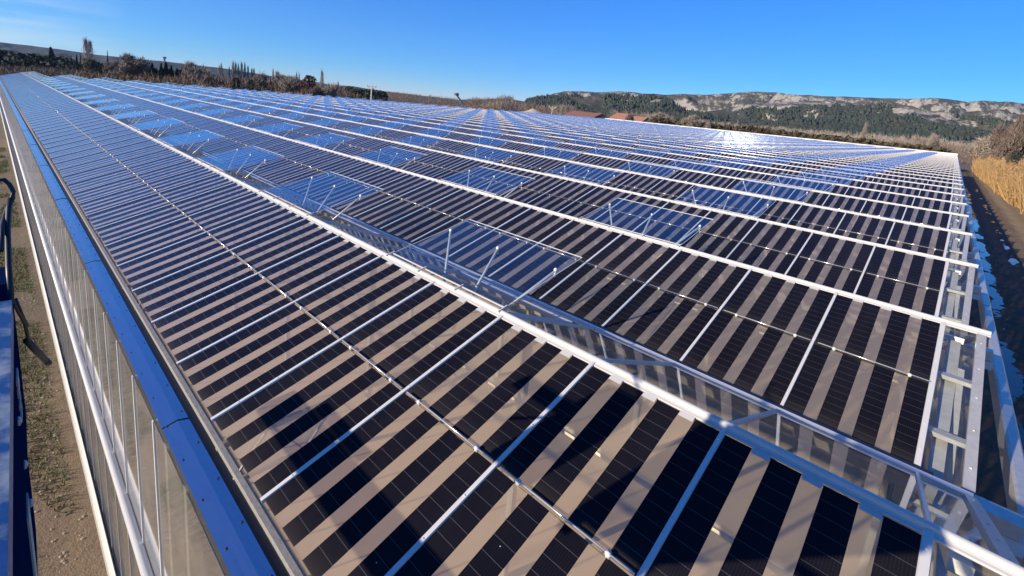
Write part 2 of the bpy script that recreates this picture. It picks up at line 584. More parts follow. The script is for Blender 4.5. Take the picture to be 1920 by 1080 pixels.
def panel_mesh(h):
    mb = MB()
    panel_quad(mb, 0, 0, h)
    t0, t1 = HALVES[h]
    xa, xb = -B + 0.014, -0.014
    a = [(xa, *sl(t1, 0)), (xb, *sl(t1, 0)), (xb, *sl(t0, 0)), (xa, *sl(t0, 0))]
    b = [(xa, *sl(t1, -.012)), (xb, *sl(t1, -.012)), (xb, *sl(t0, -.012)), (xa, *sl(t0, -.012))]
    for i in range(4):
        j = (i + 1) % 4
        mb.face([a[j], a[i], b[i], b[j]], 1)
    return mb.mesh('solar_panel', [MAT['pv'], MAT['rubber']])


def in_frame(p, m=60):
    u, v, d = project(p)
    return d > 0.2 and -m < u < 1920 + m and -m < v < 1080 + m


cand = []
for s in range(0, 12):
    for k in range(0, 60):
        for h in (0, 1):
            y, z = sl(sum(HALVES[h]) / 2, 0, s * S)
            if s > 0 and h == 1 and s > 2: continue
            c = (-(k + .5) * B, y, z)
            if in_frame(c): cand.append((np.linalg.norm(np.array(c) - C0), k, s, h))
cand.sort()
near_panels = {c[1:] for c in cand[:100]}
pm = [panel_mesh(0), panel_mesh(1)]
for (k, s, h) in sorted(near_panels, key=lambda q: (q[1], q[0], q[2])):
    o = gput('solar_panel', pm[h], -k * B, s * S, random.uniform(-.0015, .0015))
    o.rotation_euler = (random.uniform(-.0012, .0012), random.uniform(-.0015, .0015), 0)
mb = MB()
for s in range(NS):
    for k in range(NB):
        for h in (0, 1):
            if (k, s, h) not in near_panels: panel_quad(mb, k, s, h)
tag(gbuild(mb, 'solar_panel_field', [MAT['pv']]), kind='stuff')

# glazing bars between the panels
def bar_into(mb, k, s):
    w = 0.017 if k else 0.024
    x = -k * B
    prof = ((-w, -.012), (w, -.012), (w, .004), (w * .80, .013), (-w * .80, .013), (-w, .004))
    n0 = len(mb.v)
    for t in (0.012, 0.992):
        for dx, off in prof:
            y, z = sl(t, off, s * S); mb.v.append((x + dx, y, z))
    for j in range(6):
        j2 = (j + 1) % 6
        mb.f.append((n0 + j, n0 + 6 + j, n0 + 6 + j2, n0 + j2)); mb.m.append(0)
    mb.f.append(tuple(n0 + j for j in range(6))); mb.m.append(0)
    mb.f.append(tuple(n0 + 6 + j for j in range(6))[::-1]); mb.m.append(0)
    if s < 3 and k < 24:
        for t in (0.06, 0.2, 0.34, 0.48, 0.62, 0.76, 0.9):
            y, z = sl(t, .014, s * S); mb.ball((x, y, z), 0.008, 0, 6, 3, (1, 1, .5))


cand = []
for s in range(0, 10):
    for k in range(0, 60):
        y, z = sl(.4, 0, s * S)
        if in_frame((-k * B, y, z), 200): cand.append((np.linalg.norm(np.array((-k * B, y, z)) - C0), k, s))
cand.sort()
near_bars = {c[1:] for c in cand[:100]}
far = MB()
for s in range(NS):
    for k in range(NB + 1):
        if (k, s) in near_bars:
            mb = MB(); bar_into(mb, k, s); gbuild(mb, 'glazing_bar', MAT['alu'])
        else: bar_into(far, k, s)
tag(gbuild(far, 'glazing_bar_field', MAT['alu']), kind='stuff')

# ridge caps
for s in range(NS):
    y = s * S
    mb = MB()
    prof = [(y - .045, -.028), (y + .05, -.028), (y + .05, -.008)]
    for i in range(9):
        a = math.pi * i / 8
        prof.append((y + .005 + .028 * math.cos(a), .002 + .028 * math.sin(a)))
    prof += [(y - .036, -.006), (y - .052, -.010), (y - .052, -.020)]
    mb.prism_x(prof[::-1], XL, 0.385)
    if s < 9:
        for k in range(0, 45):
            for g in range(3):
                x = -(k * B + .014 + (B - .028) * (1 - .2222 - g * .2778)) 
                y0, z0 = sl(.026, .006, y); y1, z1 = sl(.046, .006, y)
                mb.face([(x - .05, y1, z1), (x + .05, y1, z1), (x + .05, y0, z0), (x - .05, y0, z0)])
    gbuild(mb, 'ridge_cap', MAT['ridge'])

# clip rods along the middle of each panel slope
for s in range(NS):
    mb = MB()
    y, z = sl(.504, .026, s * S)
    kmax = 30 if s < 4 else (0 if s > 8 else 14)
    if s < 14:
        for k in range(NB):
            mb.tube([(-(k + 1) * B + .05, y, z), (-k * B - .02, y, z)], .0060, 10)
    else:
        mb.tube([(XL, y, z), (0, y, z)], .012, 10)
    for k in range(kmax):
        for fr in (.17, .80):
            x = -(k + fr) * B
            mb.ball((x, y, z - .004), .0175, 1, 8, 5, (1.2, 1, .8))
            y2, z2 = sl(.504, .012, s * S)
            mb.box((x - .012, y2 - .012, z2 - .012), (x + .012, y2 + .012, z2 + .02), 1)
    gbuild(mb, 'clip_rod', [MAT['steelrod'], MAT['clip']], True)

# round purlins under the panels, seen through the clear strips
for s in range(1, 12):
    mb = MB()
    for t_ in (.20,):
        y, z = sl(t_, -.062, s * S)
        mb.tube([(-60, y, z), (-.02, y, z)], .042, 14)
    gbuild(mb, 'purlin', MAT['tube'], True)

# back slope in clear glass, with vents
BY0, BZ0, BY1, BZ1 = 0.055, -0.020, 1.70, -0.655
def bk(y):
    return BZ0 + (BZ1 - BZ0) * (y - BY0) / (BY1 - BY0)
VP, VX0, VW = 4 * B, -3.118, 1.910      # pitch, first edge, width
VENTS = []
j = 0
while VX0 - j * VP - VW > XL:
    VENTS.append((VX0 - j * VP - VW, VX0 - j * VP)); j += 1
OY = 1.20                                  # lower edge of a vent opening
for s in range(NS):
    y0 = s * S
    mb = MB()
    def q(xa, xb, ya, yb):
        mb.face([(xa, y0 + ya, bk(ya)), (xb, y0 + ya, bk(ya)), (xb, y0 + yb, bk(yb)), (xa, y0 + yb, bk(yb))][::-1])
    q(XL, 0.0, OY, BY1)
    edge = 0.0
    for a, b in VENTS:
        q(b, edge, BY0, OY); edge = a
    q(XL, edge, BY0, OY)
    gbuild(mb, 'roof_glass', MAT['glass'])
    # its bars
    mb = MB()
    kk = NB if s < 8 else 0
    for k in range(0, kk + 1):
        x = -k * B
        top = BY0
        for a, b in VENTS:
            if a - .02 < x < b + .02: top = OY
        mb.beam((x, y0 + top, bk(top) + .004), (x, y0 + BY1, bk(BY1) + .004), .022, .03)
    for a, b in VENTS:
        mb.beam((a - .02, y0 + OY, bk(OY)), (b + .02, y0 + OY, bk(OY)), .05, .05, (0, 0, 1))
        if s < 14:
            for x in (a - .015, b + .015):
                mb.beam((x, y0 + BY0, bk(BY0)), (x, y0 + OY, bk(OY)), .035, .05)
    mb.box((XL, y0 + 1.67, BZ1 - .02), (0.33, y0 + 1.735, BZ1 + .022))
    gbuild(mb, 'roof_glass_frame', MAT['alu'])
    # valley gutter and its black seal
    if s < NS - 1:
        mb = MB()
        mb.prism_x([(y0 + 1.69, -.70), (y0 + 1.86, -.70), (y0 + 1.86, -.82), (y0 + 1.69, -.82)][::-1], XL, 0.62)
        mb.box((XL, y0 + 1.775, -.698), (0.10, y0 + 1.822, -.652), 1)
        mb.box((XL, y0 + 1.825, -.698), (0.10, y0 + 1.836, -.668), 0)
        gbuild(mb, 'valley_gutter', [MAT['galv'], MAT['rubber']])

# vents, held open by fans of three push rods
VL = 1.26; VA = math.radians(13.0)
def vent_pt(x, d, off=0.0):
    return (x, 0.06 + d * math.cos(VA) - off * math.sin(VA), 0.035 + d * math.sin(VA) + off * math.cos(VA))
def vent_pane(mb, mi=0):
    a = [vent_pt(-VW, 0), vent_pt(0, 0), vent_pt(0, VL), vent_pt(-VW, VL)]
    b = [vent_pt(-VW, 0, -.005), vent_pt(0, 0, -.005), vent_pt(0, VL, -.005), vent_pt(-VW, VL, -.005)]
    mb.face(a, mi)
    return a, b
def vent_frame(mb, mi=0):
    for (xa, da, xb, db) in ((-VW, VL, 0, VL), (-VW, 0, -VW, VL), (0, 0, 0, VL)):
        mb.beam(vent_pt(xa, da), vent_pt(xb, db), .006, .008, (0, -math.sin(VA), math.cos(VA)), mi)
    mb.beam(vent_pt(-VW, 0), vent_pt(0, 0), .010, .012, (0, -math.sin(VA), math.cos(VA)), mi)
    for i in range(4):
        x = -VW * i / 3
        mb.beam(vent_pt(x, -.10, .01), vent_pt(x, .03, .01), .012, .012, (0, 0, 1), mi)
def vent_rods(mb, i, mi=0, k=6):
    x = -VW * (0.035 + 0.465 * i)
    top = Vector(vent_pt(x, 0.86, -.012))
    cen = Vector((-VW * .5, 0.02, -0.98))
    bot = top + (cen - top) * 0.72
    mb.tube([bot, top], .0165, k, mi)
    if k > 4:
        mb.ball(tuple(top + Vector((0, 0, .012))), .024, mi, 8, 5)
        mb.tube([top + Vector((0, 0, .0)), top + Vector((0, -.01, -.06))], .017, 6, mi)
m_f = MB(); vent_frame(m_f); m_f = m_f.mesh('roof_vent', MAT['alu'])
m_p = MB(); vent_pane(m_p); m_p = m_p.mesh('vent_pane', MAT['ventglass'])
m_r = []
for i in range(3):
    q_ = MB(); vent_rods(q_, i); m_r.append(q_.mesh('push_rod', MAT['alu'], True))
cand = []
for s in range(20):
    for a, b in VENTS:
        c = ((a + b) / 2, s * S + .7, .15)
        if in_frame(c): cand.append((np.linalg.norm(np.array(c) - C0), b, s))
cand.sort()
near_vents = {(round(c[1], 3), c[2]) for c in cand[:100]}
far = MB()
for s in range(NS):
    for a, b in VENTS:
        jit = random.uniform(-.012, .012)
        if (round(b, 3), s) in near_vents:
            o = gput('roof_vent', m_f, b, s * S)
            o.rotation_euler[0] = jit
            put('vent_pane', m_p, o)
            for i in range(3): put('push_rod', m_r[i], o)
        else:
            t = MB(); vent_pane(t, 0); vent_frame(t, 1)
            for i in range(3): vent_rods(t, i, 2, 4)
            n0 = len(far.v); cj, sj = math.cos(jit), math.sin(jit)
            far.v.extend([(x + b, y * cj - z * sj + s * S, y * sj + z * cj) for x, y, z in t.v])
            far.f.extend([tuple(n0 + i for i in f) for f in t.f]); far.m.extend(t.m)
tag(gbuild(far, 'roof_vent_field', [MAT['ventglass'], MAT['alu'], MAT['white']]), kind='stuff')

# eaves: weathered strip, black gap, folded blue flashing with rivets and lapped joints
mb = MB()
mb.box((XL, -2.200, -.735), (0.0, -2.165, -.690))
gbuild(mb, 'panel_edge_strip', MAT['concrete'])
mb = MB()
mb.box((XL, -2.258, -.80), (0.05, -2.204, -.742))  # black box stands in for the shaded gap behind the flashing
gbuild(mb, 'eaves_gap', MAT['rubber'])
mb = MB()
seams = [0.06, -4.27] + [-4.27 - 4.36 * i for i in range(1, 23)]
for i in range(len(seams) - 1):
    xa, xb = seams[i + 1], seams[i] - .0
    dz = .002 * (i % 2)
    pr = [(-2.262, -.755 + dz), (-2.262, -.716 + dz), (-2.335, -.700 + dz), (-2.435, -.728 + dz), (-2.440, -.790 + dz), (-2.434, -.790 + dz), (-2.430, -.735 + dz), (-2.335, -.706 + dz), (-2.270, -.722 + dz)]
    mb.prism_x(pr, xa - .012, xb)
    if i < 6:
        mb.tube([(xa, -2.437, -.727), (xa, -2.335, -.6975), (xa, -2.262, -.713)], .004, 4, 1)
for i in range(60):
    x = -.6 - i * .458
    if x < -28: break
    mb.ball((x, -2.405, -.718), .0085, 1, 6, 4, (1.3, 1, .6))
    mb.ball((x - .12, -2.283, -.709), .0085, 1, 6, 4, (1.3, 1, .6))
gbuild(mb, 'eaves_flashing', [MAT['flash'], MAT['rubber']])

# south side wall
mb = MB()
mb.face([(XL, -2.447, -2.6), (0.3, -2.447, -2.6), (0.3, -2.447, -.78), (XL, -2.447, -.78)])
gbuild(mb, 'wall_glass', MAT['wallglass'])
WX = [-5.29 - .8 * i for i in range(-5, 118)]
for i, x in enumerate(WX):
    if x < XL or x > -3.9: continue
    if i < 100:
        mb = MB(); mb.box((x - .011, -2.458, -2.60), (x + .011, -2.449, -.775)); gbuild(mb, 'wall_mullion', MAT['white'])
mb = MB()
for i, x in enumerate(WX):
    if i >= 100 and x > XL: mb.box((x - .010, -2.475, -2.60), (x + .010, -2.449, -.775))
if mb.v: tag(gbuild(mb, 'wall_mullion_row', MAT['white']), kind='stuff')
mb = MB(); mb.tube([(XL, -2.49, -2.60), (-1.2, -2.49, -2.60)], .042, 10); gbuild(mb, 'wall_pipe', MAT['white'], True)
mb = MB()
mb.face([(XL, -2.457, -4.70), (.3, -2.457, -4.70), (.3, -2.457, -2.60), (XL, -2.457, -2.60)])
for x in WX:
    if XL < x < 0: mb.box((x - .012, -2.475, -4.70), (x + .012, -2.463, -2.64), 1)
gbuild(mb, 'lower_wall', [MAT['lowerwall'], MAT['galv']])
mb = MB()
prof = [(-2.475, -4.72), (-2.50, -4.74), (-2.50, -4.85), (-2.515, -4.87), (-2.50, -4.90), (-2.50, -5.0), (-2.52, -5.03), (-2.505, -5.06), (-2.505, -5.42), (-2.475, -5.42)]
mb.prism_x(prof[::-1], XL, .3)
gbuild(mb, 'wall_plinth', MAT['galv'])
mb = MB()
nseg = 260
for i in range(nseg):          # loose film hanging over the plinth
    xa = -1.5 - i * .28; xb = xa - .28
    za = -4.85 + .10 * noise.noise((xa * .6, 3, 0)); zb = -4.85 + .10 * noise.noise((xb * .6, 3, 0))
    mb.face([(xa, -2.508, za - .0), (xb, -2.508, zb), (xb, -2.505, -4.55), (xa, -2.505, -4.55)])
gbuild(mb, 'plinth_film', MAT['white'])
mb = MB()
mb.box((-4.20, -2.440, -5.4), (-4.12, -2.36, -.80))
gbuild(mb, 'wall_post', MAT['galv'])
mb = MB()
mb.box((-3.66, -2.440, -5.4), (-3.59, -2.36, -.80))
gbuild(mb, 'wall_post', MAT['galv'])

# inside: columns under the valleys, lattice beams
for s in range(0, 7):
    y = s * S + 1.775
    for i in range(0, 10):
        x = -.05 - 4.09 * i
        mb = MB()
        mb.box((x - .05, y - .05, GZ), (x + .05, y + .05, -.82))
        gbuild(mb, 'column', MAT['galv'])
for s in range(0, 5):
    y = s * S
    for i in range(0, 8):
        x = -.10 - 4.09 * i
        mb = MB()
        mb.beam((x, y - 2.1, -1.02), (x, y + 1.75, -1.02), .035, .05)
        mb.beam((x, y - 2.1, -1.42), (x, y + 1.75, -1.42), .03, .04)
        for n in range(6):
            a = y - 2.0 + n * .63
            mb.beam((x, a, -1.42), (x, a + .32, -1.02), .016, .016); mb.beam((x, a + .32, -1.02), (x, a + .63, -1.42), .016, .016)
        gbuild(mb, 'lattice_beam', MAT['galv'])
    mb = MB(); mb.tube([(-.2, y + .25, -.98), (-40, y + .25, -.98)], .022, 6)
    gbuild(mb, 'drive_shaft', MAT['galv'])

# gable on the right: glass strip, rafters, posts, collector gutter
for s in range(NS):
    y0 = s * S
    for sgn, (ye, ze) in ((-1, (-TY + .02, -TZ)), (1, (1.70, -.655))):
        mb = MB()
        n = len(mb.v)
        mb.face([(.026, y0, -.03), (.026, y0 + ye, ze - .01), (.285, y0 + ye, ze - .01), (.285, y0, -.03)][::(-1 if sgn > 0 else 1)])
        gbuild(mb, 'gable_strip_glass', MAT['glass']) if s < 20 else None
        mb = MB()
        mb.beam((.315, y0 + sgn * .02, -.030), (.315, y0 + ye, ze - .012), .075, .05)
        if s < 8:
            for t in (.1, .3, .5, .7, .9):
                mb.ball((.315, y0 + ye * t, -.03 + (ze + .02) * t + .028), .012, 0, 6, 4, (1, 1, .7))
        gbuild(mb, 'gable_rafter', MAT['galv']) if s < 40 else None
    if s < 24:
        mb = MB()
        mb.beam((.13, y0 - .05, -.20), (.13, y0 - TY + .1, -.86), .10, .07)
        mb.beam((.16, y0 + .1, -.20), (.16, y0 + 1.62, -.80), .10, .07)
        for t in (.35, .72): mb.beam((.02, y0 - TY * t, -TZ * t - .10), (.30, y0 - TY * t, -TZ * t - .10), .10, .04)
        mb.beam((.22, y0 - TY + .2, -1.0), (.22, y0 + 1.7, -1.0), .06, .09)
        mb.beam((.20, y0 - .6, -.30), (.24, y0 - 1.9, -1.0), .05, .05); mb.beam((.20, y0 - .6, -.30), (.24, y0 + .2, -1.0), .05, .05)
        gbuild(mb, 'gable_truss', MAT['galv'])
mb = MB()
for s in range(NS):
    y0 = s * S
    mb.face([(.312, y0 - 2.2, GZ), (.312, y0 + 1.8, GZ), (.312, y0 + 1.75, -.71), (.312, y0, -.055), (.312, y0 - 2.2, -.74)])
gbuild(mb, 'gable_glass', MAT['wallglass'])
for s in range(NS):
    for x_, d in ((s * S + 1.78, .05), (s * S - .2, .03)):
        mb = MB()
        mb.box((.322, x_ - d, GZ), (.38, x_ + d, -.8))
        gbuild(mb, 'gable_post', MAT['galv'])
mb = MB()
yb = -2.6
while yb < NS * S - 4:
    L = 4.0
    z1 = -.94 + .004 * random.uniform(-1, 1)
    mb.prism_x([], 0, 0) if False else None
    xa, xb = .655, .80
    prof = [(xa, z1 - .15), (xa + .02, z1 - .01), (xa + .045, z1), (xb - .02, z1 - .005), (xb, z1 - .03), (xb, z1 - .16)]
    n0 = len(mb.v)
    for y in (yb, yb + L - .012):
        for x, z in prof: mb.v.append((x, y, z))
    for q_ in range(6):
        q2 = (q_ + 1) % 6
        mb.f.append((n0 + q_, n0 + 6 + q_, n0 + 6 + q2, n0 + q2)); mb.m.append(0)
    mb.f.append(tuple(n0 + q_ for q_ in range(6))); mb.m.append(0)
    mb.f.append(tuple(n0 + 6 + q_ for q_ in range(6))[::-1]); mb.m.append(0)
    yb += L
gbuild(mb, 'collector_gutter', MAT['galv'])
for s in range(-1, NS - 1):
    y = s * S + 1.775
    mb = MB()
    mb.box((.40, y - .05, -.955), (.655, y + .05, -.845))
    gbuild(mb, 'gutter_outlet', MAT['white'])
# far end walls
mb = MB()
for s in range(NS):
    y0 = s * S
    mb.face([(XL, y0 - 2.2, GZ), (XL, y0 + 1.8, GZ), (XL, y0 + 1.75, -.71), (XL, y0, -.055), (XL, y0 - 2.2, -.74)][::-1])
mb.face([(XL, NS * S - 2.2, GZ), (.3, NS * S - 2.2, GZ), (.3, NS * S - 2.2, -.7), (XL, NS * S - 2.2, -.7)][::-1])
gbuild(mb, 'far_wall', MAT['wallglass'])
mb = MB(); mb.box((XL, (NS - 1) * S + .06, -.12), (.4, (NS - 1) * S + .16, .42)); gbuild(mb, 'far_ridge_strip', MAT['white'])  # white strip added for the sunlit line along the last ridge
mb = MB(); mb.box((XL, NS * S - 2.32, -.85), (.62, NS * S - 2.16, -.60)); gbuild(mb, 'far_eaves_flashing', MAT['white'])

# ------------------------------------------------------------------ ground
mb = MB()
E_ = 9000
mb.face([(-E_, -E_, GZ), (E_, -E_, GZ), (E_, E_, GZ), (-E_, E_, GZ)])
tag(mb.build('ground', MAT['ground']), 'flat brown fields of soil and dry grass round the greenhouse', 'ground', kind='structure')
mb = MB()
mb.face([(XL, -2.40, GZ + .012), (.29, -2.40, GZ + .012), (.29, NS * S - 2.3, GZ + .012), (XL, NS * S - 2.3, GZ + .012)])  # pale sheet over the soil, added to brighten the strips above
tag(mb.build('floor', simple('pale_bounce_floor', (.82, .63, .42), .95, 0, .12, 1.5)), 'pale brightening floor sheet inside the greenhouse', 'floor', kind='structure')
# muddy track with ruts, right of the gable
xs = np.concatenate([np.linspace(.0, 6.0, 61), np.linspace(6.3, 9.5, 9)]); ys = np.concatenate([np.arange(-4, 40, .14), np.arange(40, 230, .5)])
V = []
for y in ys:
    for x in xs:
        h = .06 * noise.noise((x * .9, y * .35, 0)) + .035 * noise.noise((x * 2.6, y * 1.3, 5)) + .022 * noise.noise((x * 6.5, y * 3.6, 9)) + .05 * math.sin(x * 4.2 + .8 * noise.noise((0, y * .1, 2)))
        h += .10 * (x / 6.0) ** 1.5 - .05
        V.append((x, y, GZ + .11 + h))
nx = len(xs)
idx = np.arange(len(ys) * nx).reshape(len(ys), nx)
F = np.stack([idx[:-1, :-1], idx[:-1, 1:], idx[1:, 1:], idx[1:, :-1]], -1).reshape(-1, 4)
tag(put('mud_track', np_mesh('mud_track', V, F, MAT['mud'], True)), 'rutted wet mud track along the gable end of the greenhouse', 'track', kind='structure')
mb = MB()
mb.face([(.1, -4, GZ + .052), (4.6, -4, GZ + .052), (4.6, 120, GZ + .052), (.1, 120, GZ + .052)])
tag(mb.build('puddle_water', MAT['water']), 'rain water standing in the ruts of the mud track', 'water', kind='structure')

# grass tufts and pebbles beside the side wall
def slivers(n, px, py, pz, lens, wid, up, lean):
    """n thin triangles; arrays of base points, lengths; returns verts, faces"""
    d = rng.normal(0, 1, (n, 3)) * lean; d[:, 2] = np.abs(d[:, 2]) + up
    d /= np.linalg.norm(d, axis=1)[:, None]
    sd = np.cross(d, rng.normal(0, 1, (n, 3))); sd /= np.linalg.norm(sd, axis=1)[:, None]
    b = np.stack([px, py, pz], 1)
    w = (wid * np.ones(n))[:, None]
    v = np.stack([b - sd * w, b + sd * w, b + d * np.asarray(lens)[:, None]], 1).reshape(-1, 3)
    return v, np.arange(3 * n).reshape(-1, 3)

n = 60000
px = -rng.uniform(1.0, 60, n) ** 1.0; py = -2.7 - rng.uniform(0, 1, n) * 3.2
keep = np.array([noise.noise((x * .55, y * .9, 1.7)) > -.02 for x, y in zip(px, py)])
px, py = px[keep], py[keep]; n = len(px)
v, f = slivers(n, px, py, np.full(n, GZ), rng.uniform(.04, .16, n), .012, .6, .6)
tag(put('grass', np_mesh('grass', v, f, MAT['grass'])), 'low ragged grass growing on the soil beside the side wall', 'grass', kind='stuff')
mb = MB()
for i in range(420):
    x = -random.uniform(1.5, 26); y = -2.62 - abs(random.gauss(0, .5))
    r = random.uniform(.008, .028)
    mb.ball((x, y, GZ + r * .3), r, 0, 5, 3, (1, random.uniform(.6, 1.3), .6))
tag(mb.build('pebbles', simple('pale_stone', (.45, .38, .28), .9, 0, .4, 3)), 'pale pebbles scattered in the soil along the side wall', 'pebbles', kind='stuff')

# ------------------------------------------------------------------ lift basket the photo is taken from
bk_o = empty('lift_basket', (-1.5, -3.145, -.1), math.radians(-1.53))
tag(bk_o, 'blue steel work basket of a boom lift at the left edge of the picture', 'lift basket')
def bbuild(mb, name, mats, smooth=False): return mb.build(name, mats, bk_o, smooth)
zt = 1.30 + .1
mb = MB(); mb.box((-.55, -.07, zt - .055), (.47, 0, zt)); bbuild(mb, 'top_rail', MAT['bluepaint'])
mb = MB()
pf = [(-.62, .62), (-.28, .62), (.47, 1.27), (.47, zt - .057), (-.62, zt - .057)]
mb.v = [(x, -.045, z) for x, z in pf] + [(x, -.006, z) for x, z in pf]
mb.f = [tuple(range(5)), tuple(range(9, 4, -1))] + [((i + 1) % 5, i, i + 5, (i + 1) % 5 + 5) for i in range(5)]; mb.m = [0] * 7
bbuild(mb, 'side_panel', MAT['blueshade'])
mb = MB(); mb.box((-1.35, -.075, .60), (-1.0, -.02, 1.25)); mb.box((-.70, -.08, .55), (-.63, -.01, zt + .02)); mb.box((-1.8, -.06, .95), (-1.36, -.03, 1.05)); bbuild(mb, 'corner_post', MAT['blueshade'])
for x, z in ((-.30, 1.18), (-.36, 1.02), (-.42, .86)):
    mb = MB(); mb.ball((x, -.004, z), .011, 0, 8, 5, (1, .6, 1)); bbuild(mb, 'bolt', MAT['galv'], True)
mb = MB()
for i in range(4): mb.box((-.52, -.0055, 1.20 - i * .035), (-.44, -.002, 1.215 - i * .035 + (.012 if i == 1 else 0)), 0)
bbuild(mb, 'louvre', MAT['galv'])
mb = MB(); mb.box((-.30, -.0055, .72), (-.20, -.002, .98)); bbuild(mb, 'warning_label', MAT['polec'])
cb, sb = math.cos(math.radians(1.53)), math.sin(math.radians(1.53))
def loc(u, v, d):
    """point on the sight line (u, v), d metres from the lens, in the basket's own axes"""
    r = ray(u, v); p = C0 + r / np.linalg.norm(r) * d - np.array([-1.5, -3.145, -.1])
    return Vector((p[0] * cb - p[1] * sb, p[0] * sb + p[1] * cb, p[2]))
mb = MB()
mb.tube([loc(u, v, d) for u, v, d in ((-14, 352, 2.7), (-4, 338, 2.7), (8, 337, 2.7), (18, 346, 2.7), (25, 359, 2.7), (24, 370, 2.7), (18, 384, 2.7), (10, 400, 2.68), (4, 425, 2.6), (2, 470, 2.5))], .008, 8)
mb.tube([loc(u, v, d) for u, v, d in ((20, 372, 2.7), (16, 392, 2.68), (14, 430, 2.6), (16, 500, 2.5), (20, 560, 2.4))], .009, 8)
mb.build('hose', MAT['rubber'], bk_o, True)
strap = simple('dark_strap', (.075, .06, .05), .6, 0, .2, 20)
mb = MB()
mb.tube([loc(u, v, d) for u, v, d in ((23, 560, 2.35), (34, 585, 2.4), (46, 605, 2.5), (50, 622, 2.55), (54, 640, 2.6))], .005, 8)
mb.tube([loc(u, v, d) for u, v, d in ((30, 560, 2.38), (40, 585, 2.42), (49, 605, 2.52), (53, 640, 2.6))], .004, 8)
mb.tube([loc(u, v, d) for u, v, d in ((50, 638, 2.62), (66, 655, 2.75), (86, 676, 2.95))], .0115, 10)
mb.tube([loc(86, 676, 2.95), loc(91, 681, 3.0)], .0125, 10)
mb.build('strap_arm', strap, bk_o, True)
mb = MB()
mb.box((-.60, -1.15, .20), (-.25, -.12, .26)); bbuild(mb, 'floor', MAT['blueshade'])
mb = MB()
for x in (-.58, .43):
    for y in (-1.12, ): mb.box((x - .02, y - .02, .26), (x + .02, y + .02, zt))
mb.box((-.6, -1.14, zt - .04), (.47, -1.10, zt)); mb.box((-.6, -1.14, .80), (.47, -1.10, .84))
mb.box((-.6, -1.1, zt - .04), (-.56, -.07, zt)); mb.box((.43, -1.1, zt - .04), (.47, -.07, zt))
bbuild(mb, 'guard_rail', MAT['bluepaint'])
mb = MB(); mb.box((-2.9, -.36, .10), (-.62, -.20, .24)); mb.box((-2.6, -.34, .30), (-1.9, -.26, .34)); bbuild(mb, 'shadow_jib', MAT['bluepaint'])  # unseen arm, added to cast the shadow bands on the near panels
mb = MB(); mb.beam((-1.2, -.9, .15), (-4.6, -3.2, -4.6), .22, .26); mb.beam((-1.2, -.9, .15), (-.2, -.6, .15), .16, .16); bbuild(mb, 'boom', MAT['blueshade'])

# ------------------------------------------------------------------ vegetation builders
def rec_branch(mb, p, d, L, r, depth, spread, up, tips, wob=.15):
    q = p
    segs = [p]
    for i in range(3):
        d = (d + Vector((random.gauss(0, wob), random.gauss(0, wob), random.gauss(0, wob * .6) + up * .08))).normalized()
        q = q + d * (L / 3); segs.append(q)
    mb.tube(segs, r, 4 if depth > 1 else 3, 0, r * .62, False)
    tips.append((q, d, L))
    if depth <= 0: return
    nb = random.choice((3, 3, 4))
    for i in range(nb):
        t = random.choice(segs[1:])
        nd = (d + Vector((random.gauss(0, 1), random.gauss(0, 1), random.gauss(0, .6) + up)) * spread).normalized()
        rec_branch(mb, t, nd, L * random.uniform(.58, .80), r * .55, depth - 1, spread, up, tips, wob)


def bare_tree(seed, width, twigm, dens=55, spread=.75, up=.35, trunk=.22, lean=0.0, twl=(.04, .11)):
    random.seed(seed)
    tb = MB(); tips = []
    rec_branch(tb, Vector((0, 0, 0)), Vector((lean, 0, 1)).normalized(), trunk, .022, 5, spread, up, tips)
    P = np.array([t[0] for t in tips]); D = np.array([t[1] for t in tips])
    n = len(P) * 14
    ii = rng.integers(0, len(P), n)
    b = P[ii] + rng.normal(0, .018, (n, 3))
    v, f = slivers(n, b[:, 0], b[:, 1], b[:, 2], rng.uniform(*twl, n), .0056, .25, .8)
    top = max(v[:, 2].max(), P[:, 2].max())
    rad = np.percentile(np.hypot(v[:, 0], v[:, 1]), 94)
    sx, sz = width / 2 / rad, 1 / top
    v = v * np.array([sx, sx, sz])
    tb.v = [(a * sx, b_ * sx, c * sz) for a, b_, c in tb.v]
    return tb.mesh('trunk', MAT['bark']), np_mesh('crown', v, f, twigm)


def poplar(seed, width, twigm):
    random.seed(seed)
    tb = MB(); tb.tube([(0, 0, 0), (.004, 0, .5), (0, .004, .98)], .012, 5, 0, .002)
    n = 700
    z = rng.uniform(.10, .97, n); a = rng.uniform(0, 6.28, n)
    prof = np.interp(z, [0, .12, .35, .72, 1], [.15, .6, .9, 1, .2]) * width * .5
    r = prof * rng.uniform(0, 1, n) ** .6 * .8
    v, f = slivers(n, r * np.cos(a), r * np.sin(a), z, rng.uniform(.06, .16, n), .0042, 1.6, .32)
    return tb.mesh('trunk', MAT['bark']), np_mesh('crown', v, f, twigm)


def leaf_cloud(pts, size, mat, name='crown'):
    n = len(pts)
    a = rng.normal(0, 1, (n, 3)); a /= np.linalg.norm(a, axis=1)[:, None]
    b = np.cross(a, rng.normal(0, 1, (n, 3))); b /= np.linalg.norm(b, axis=1)[:, None]
    s = (size * rng.uniform(.6, 1.3, n))[:, None]
    v = np.stack([pts - a * s - b * s * .5, pts + a * s - b * s * .5, pts + b * s], 1).reshape(-1, 3)
    return np_mesh(name, v, np.arange(3 * n).reshape(-1, 3), mat)


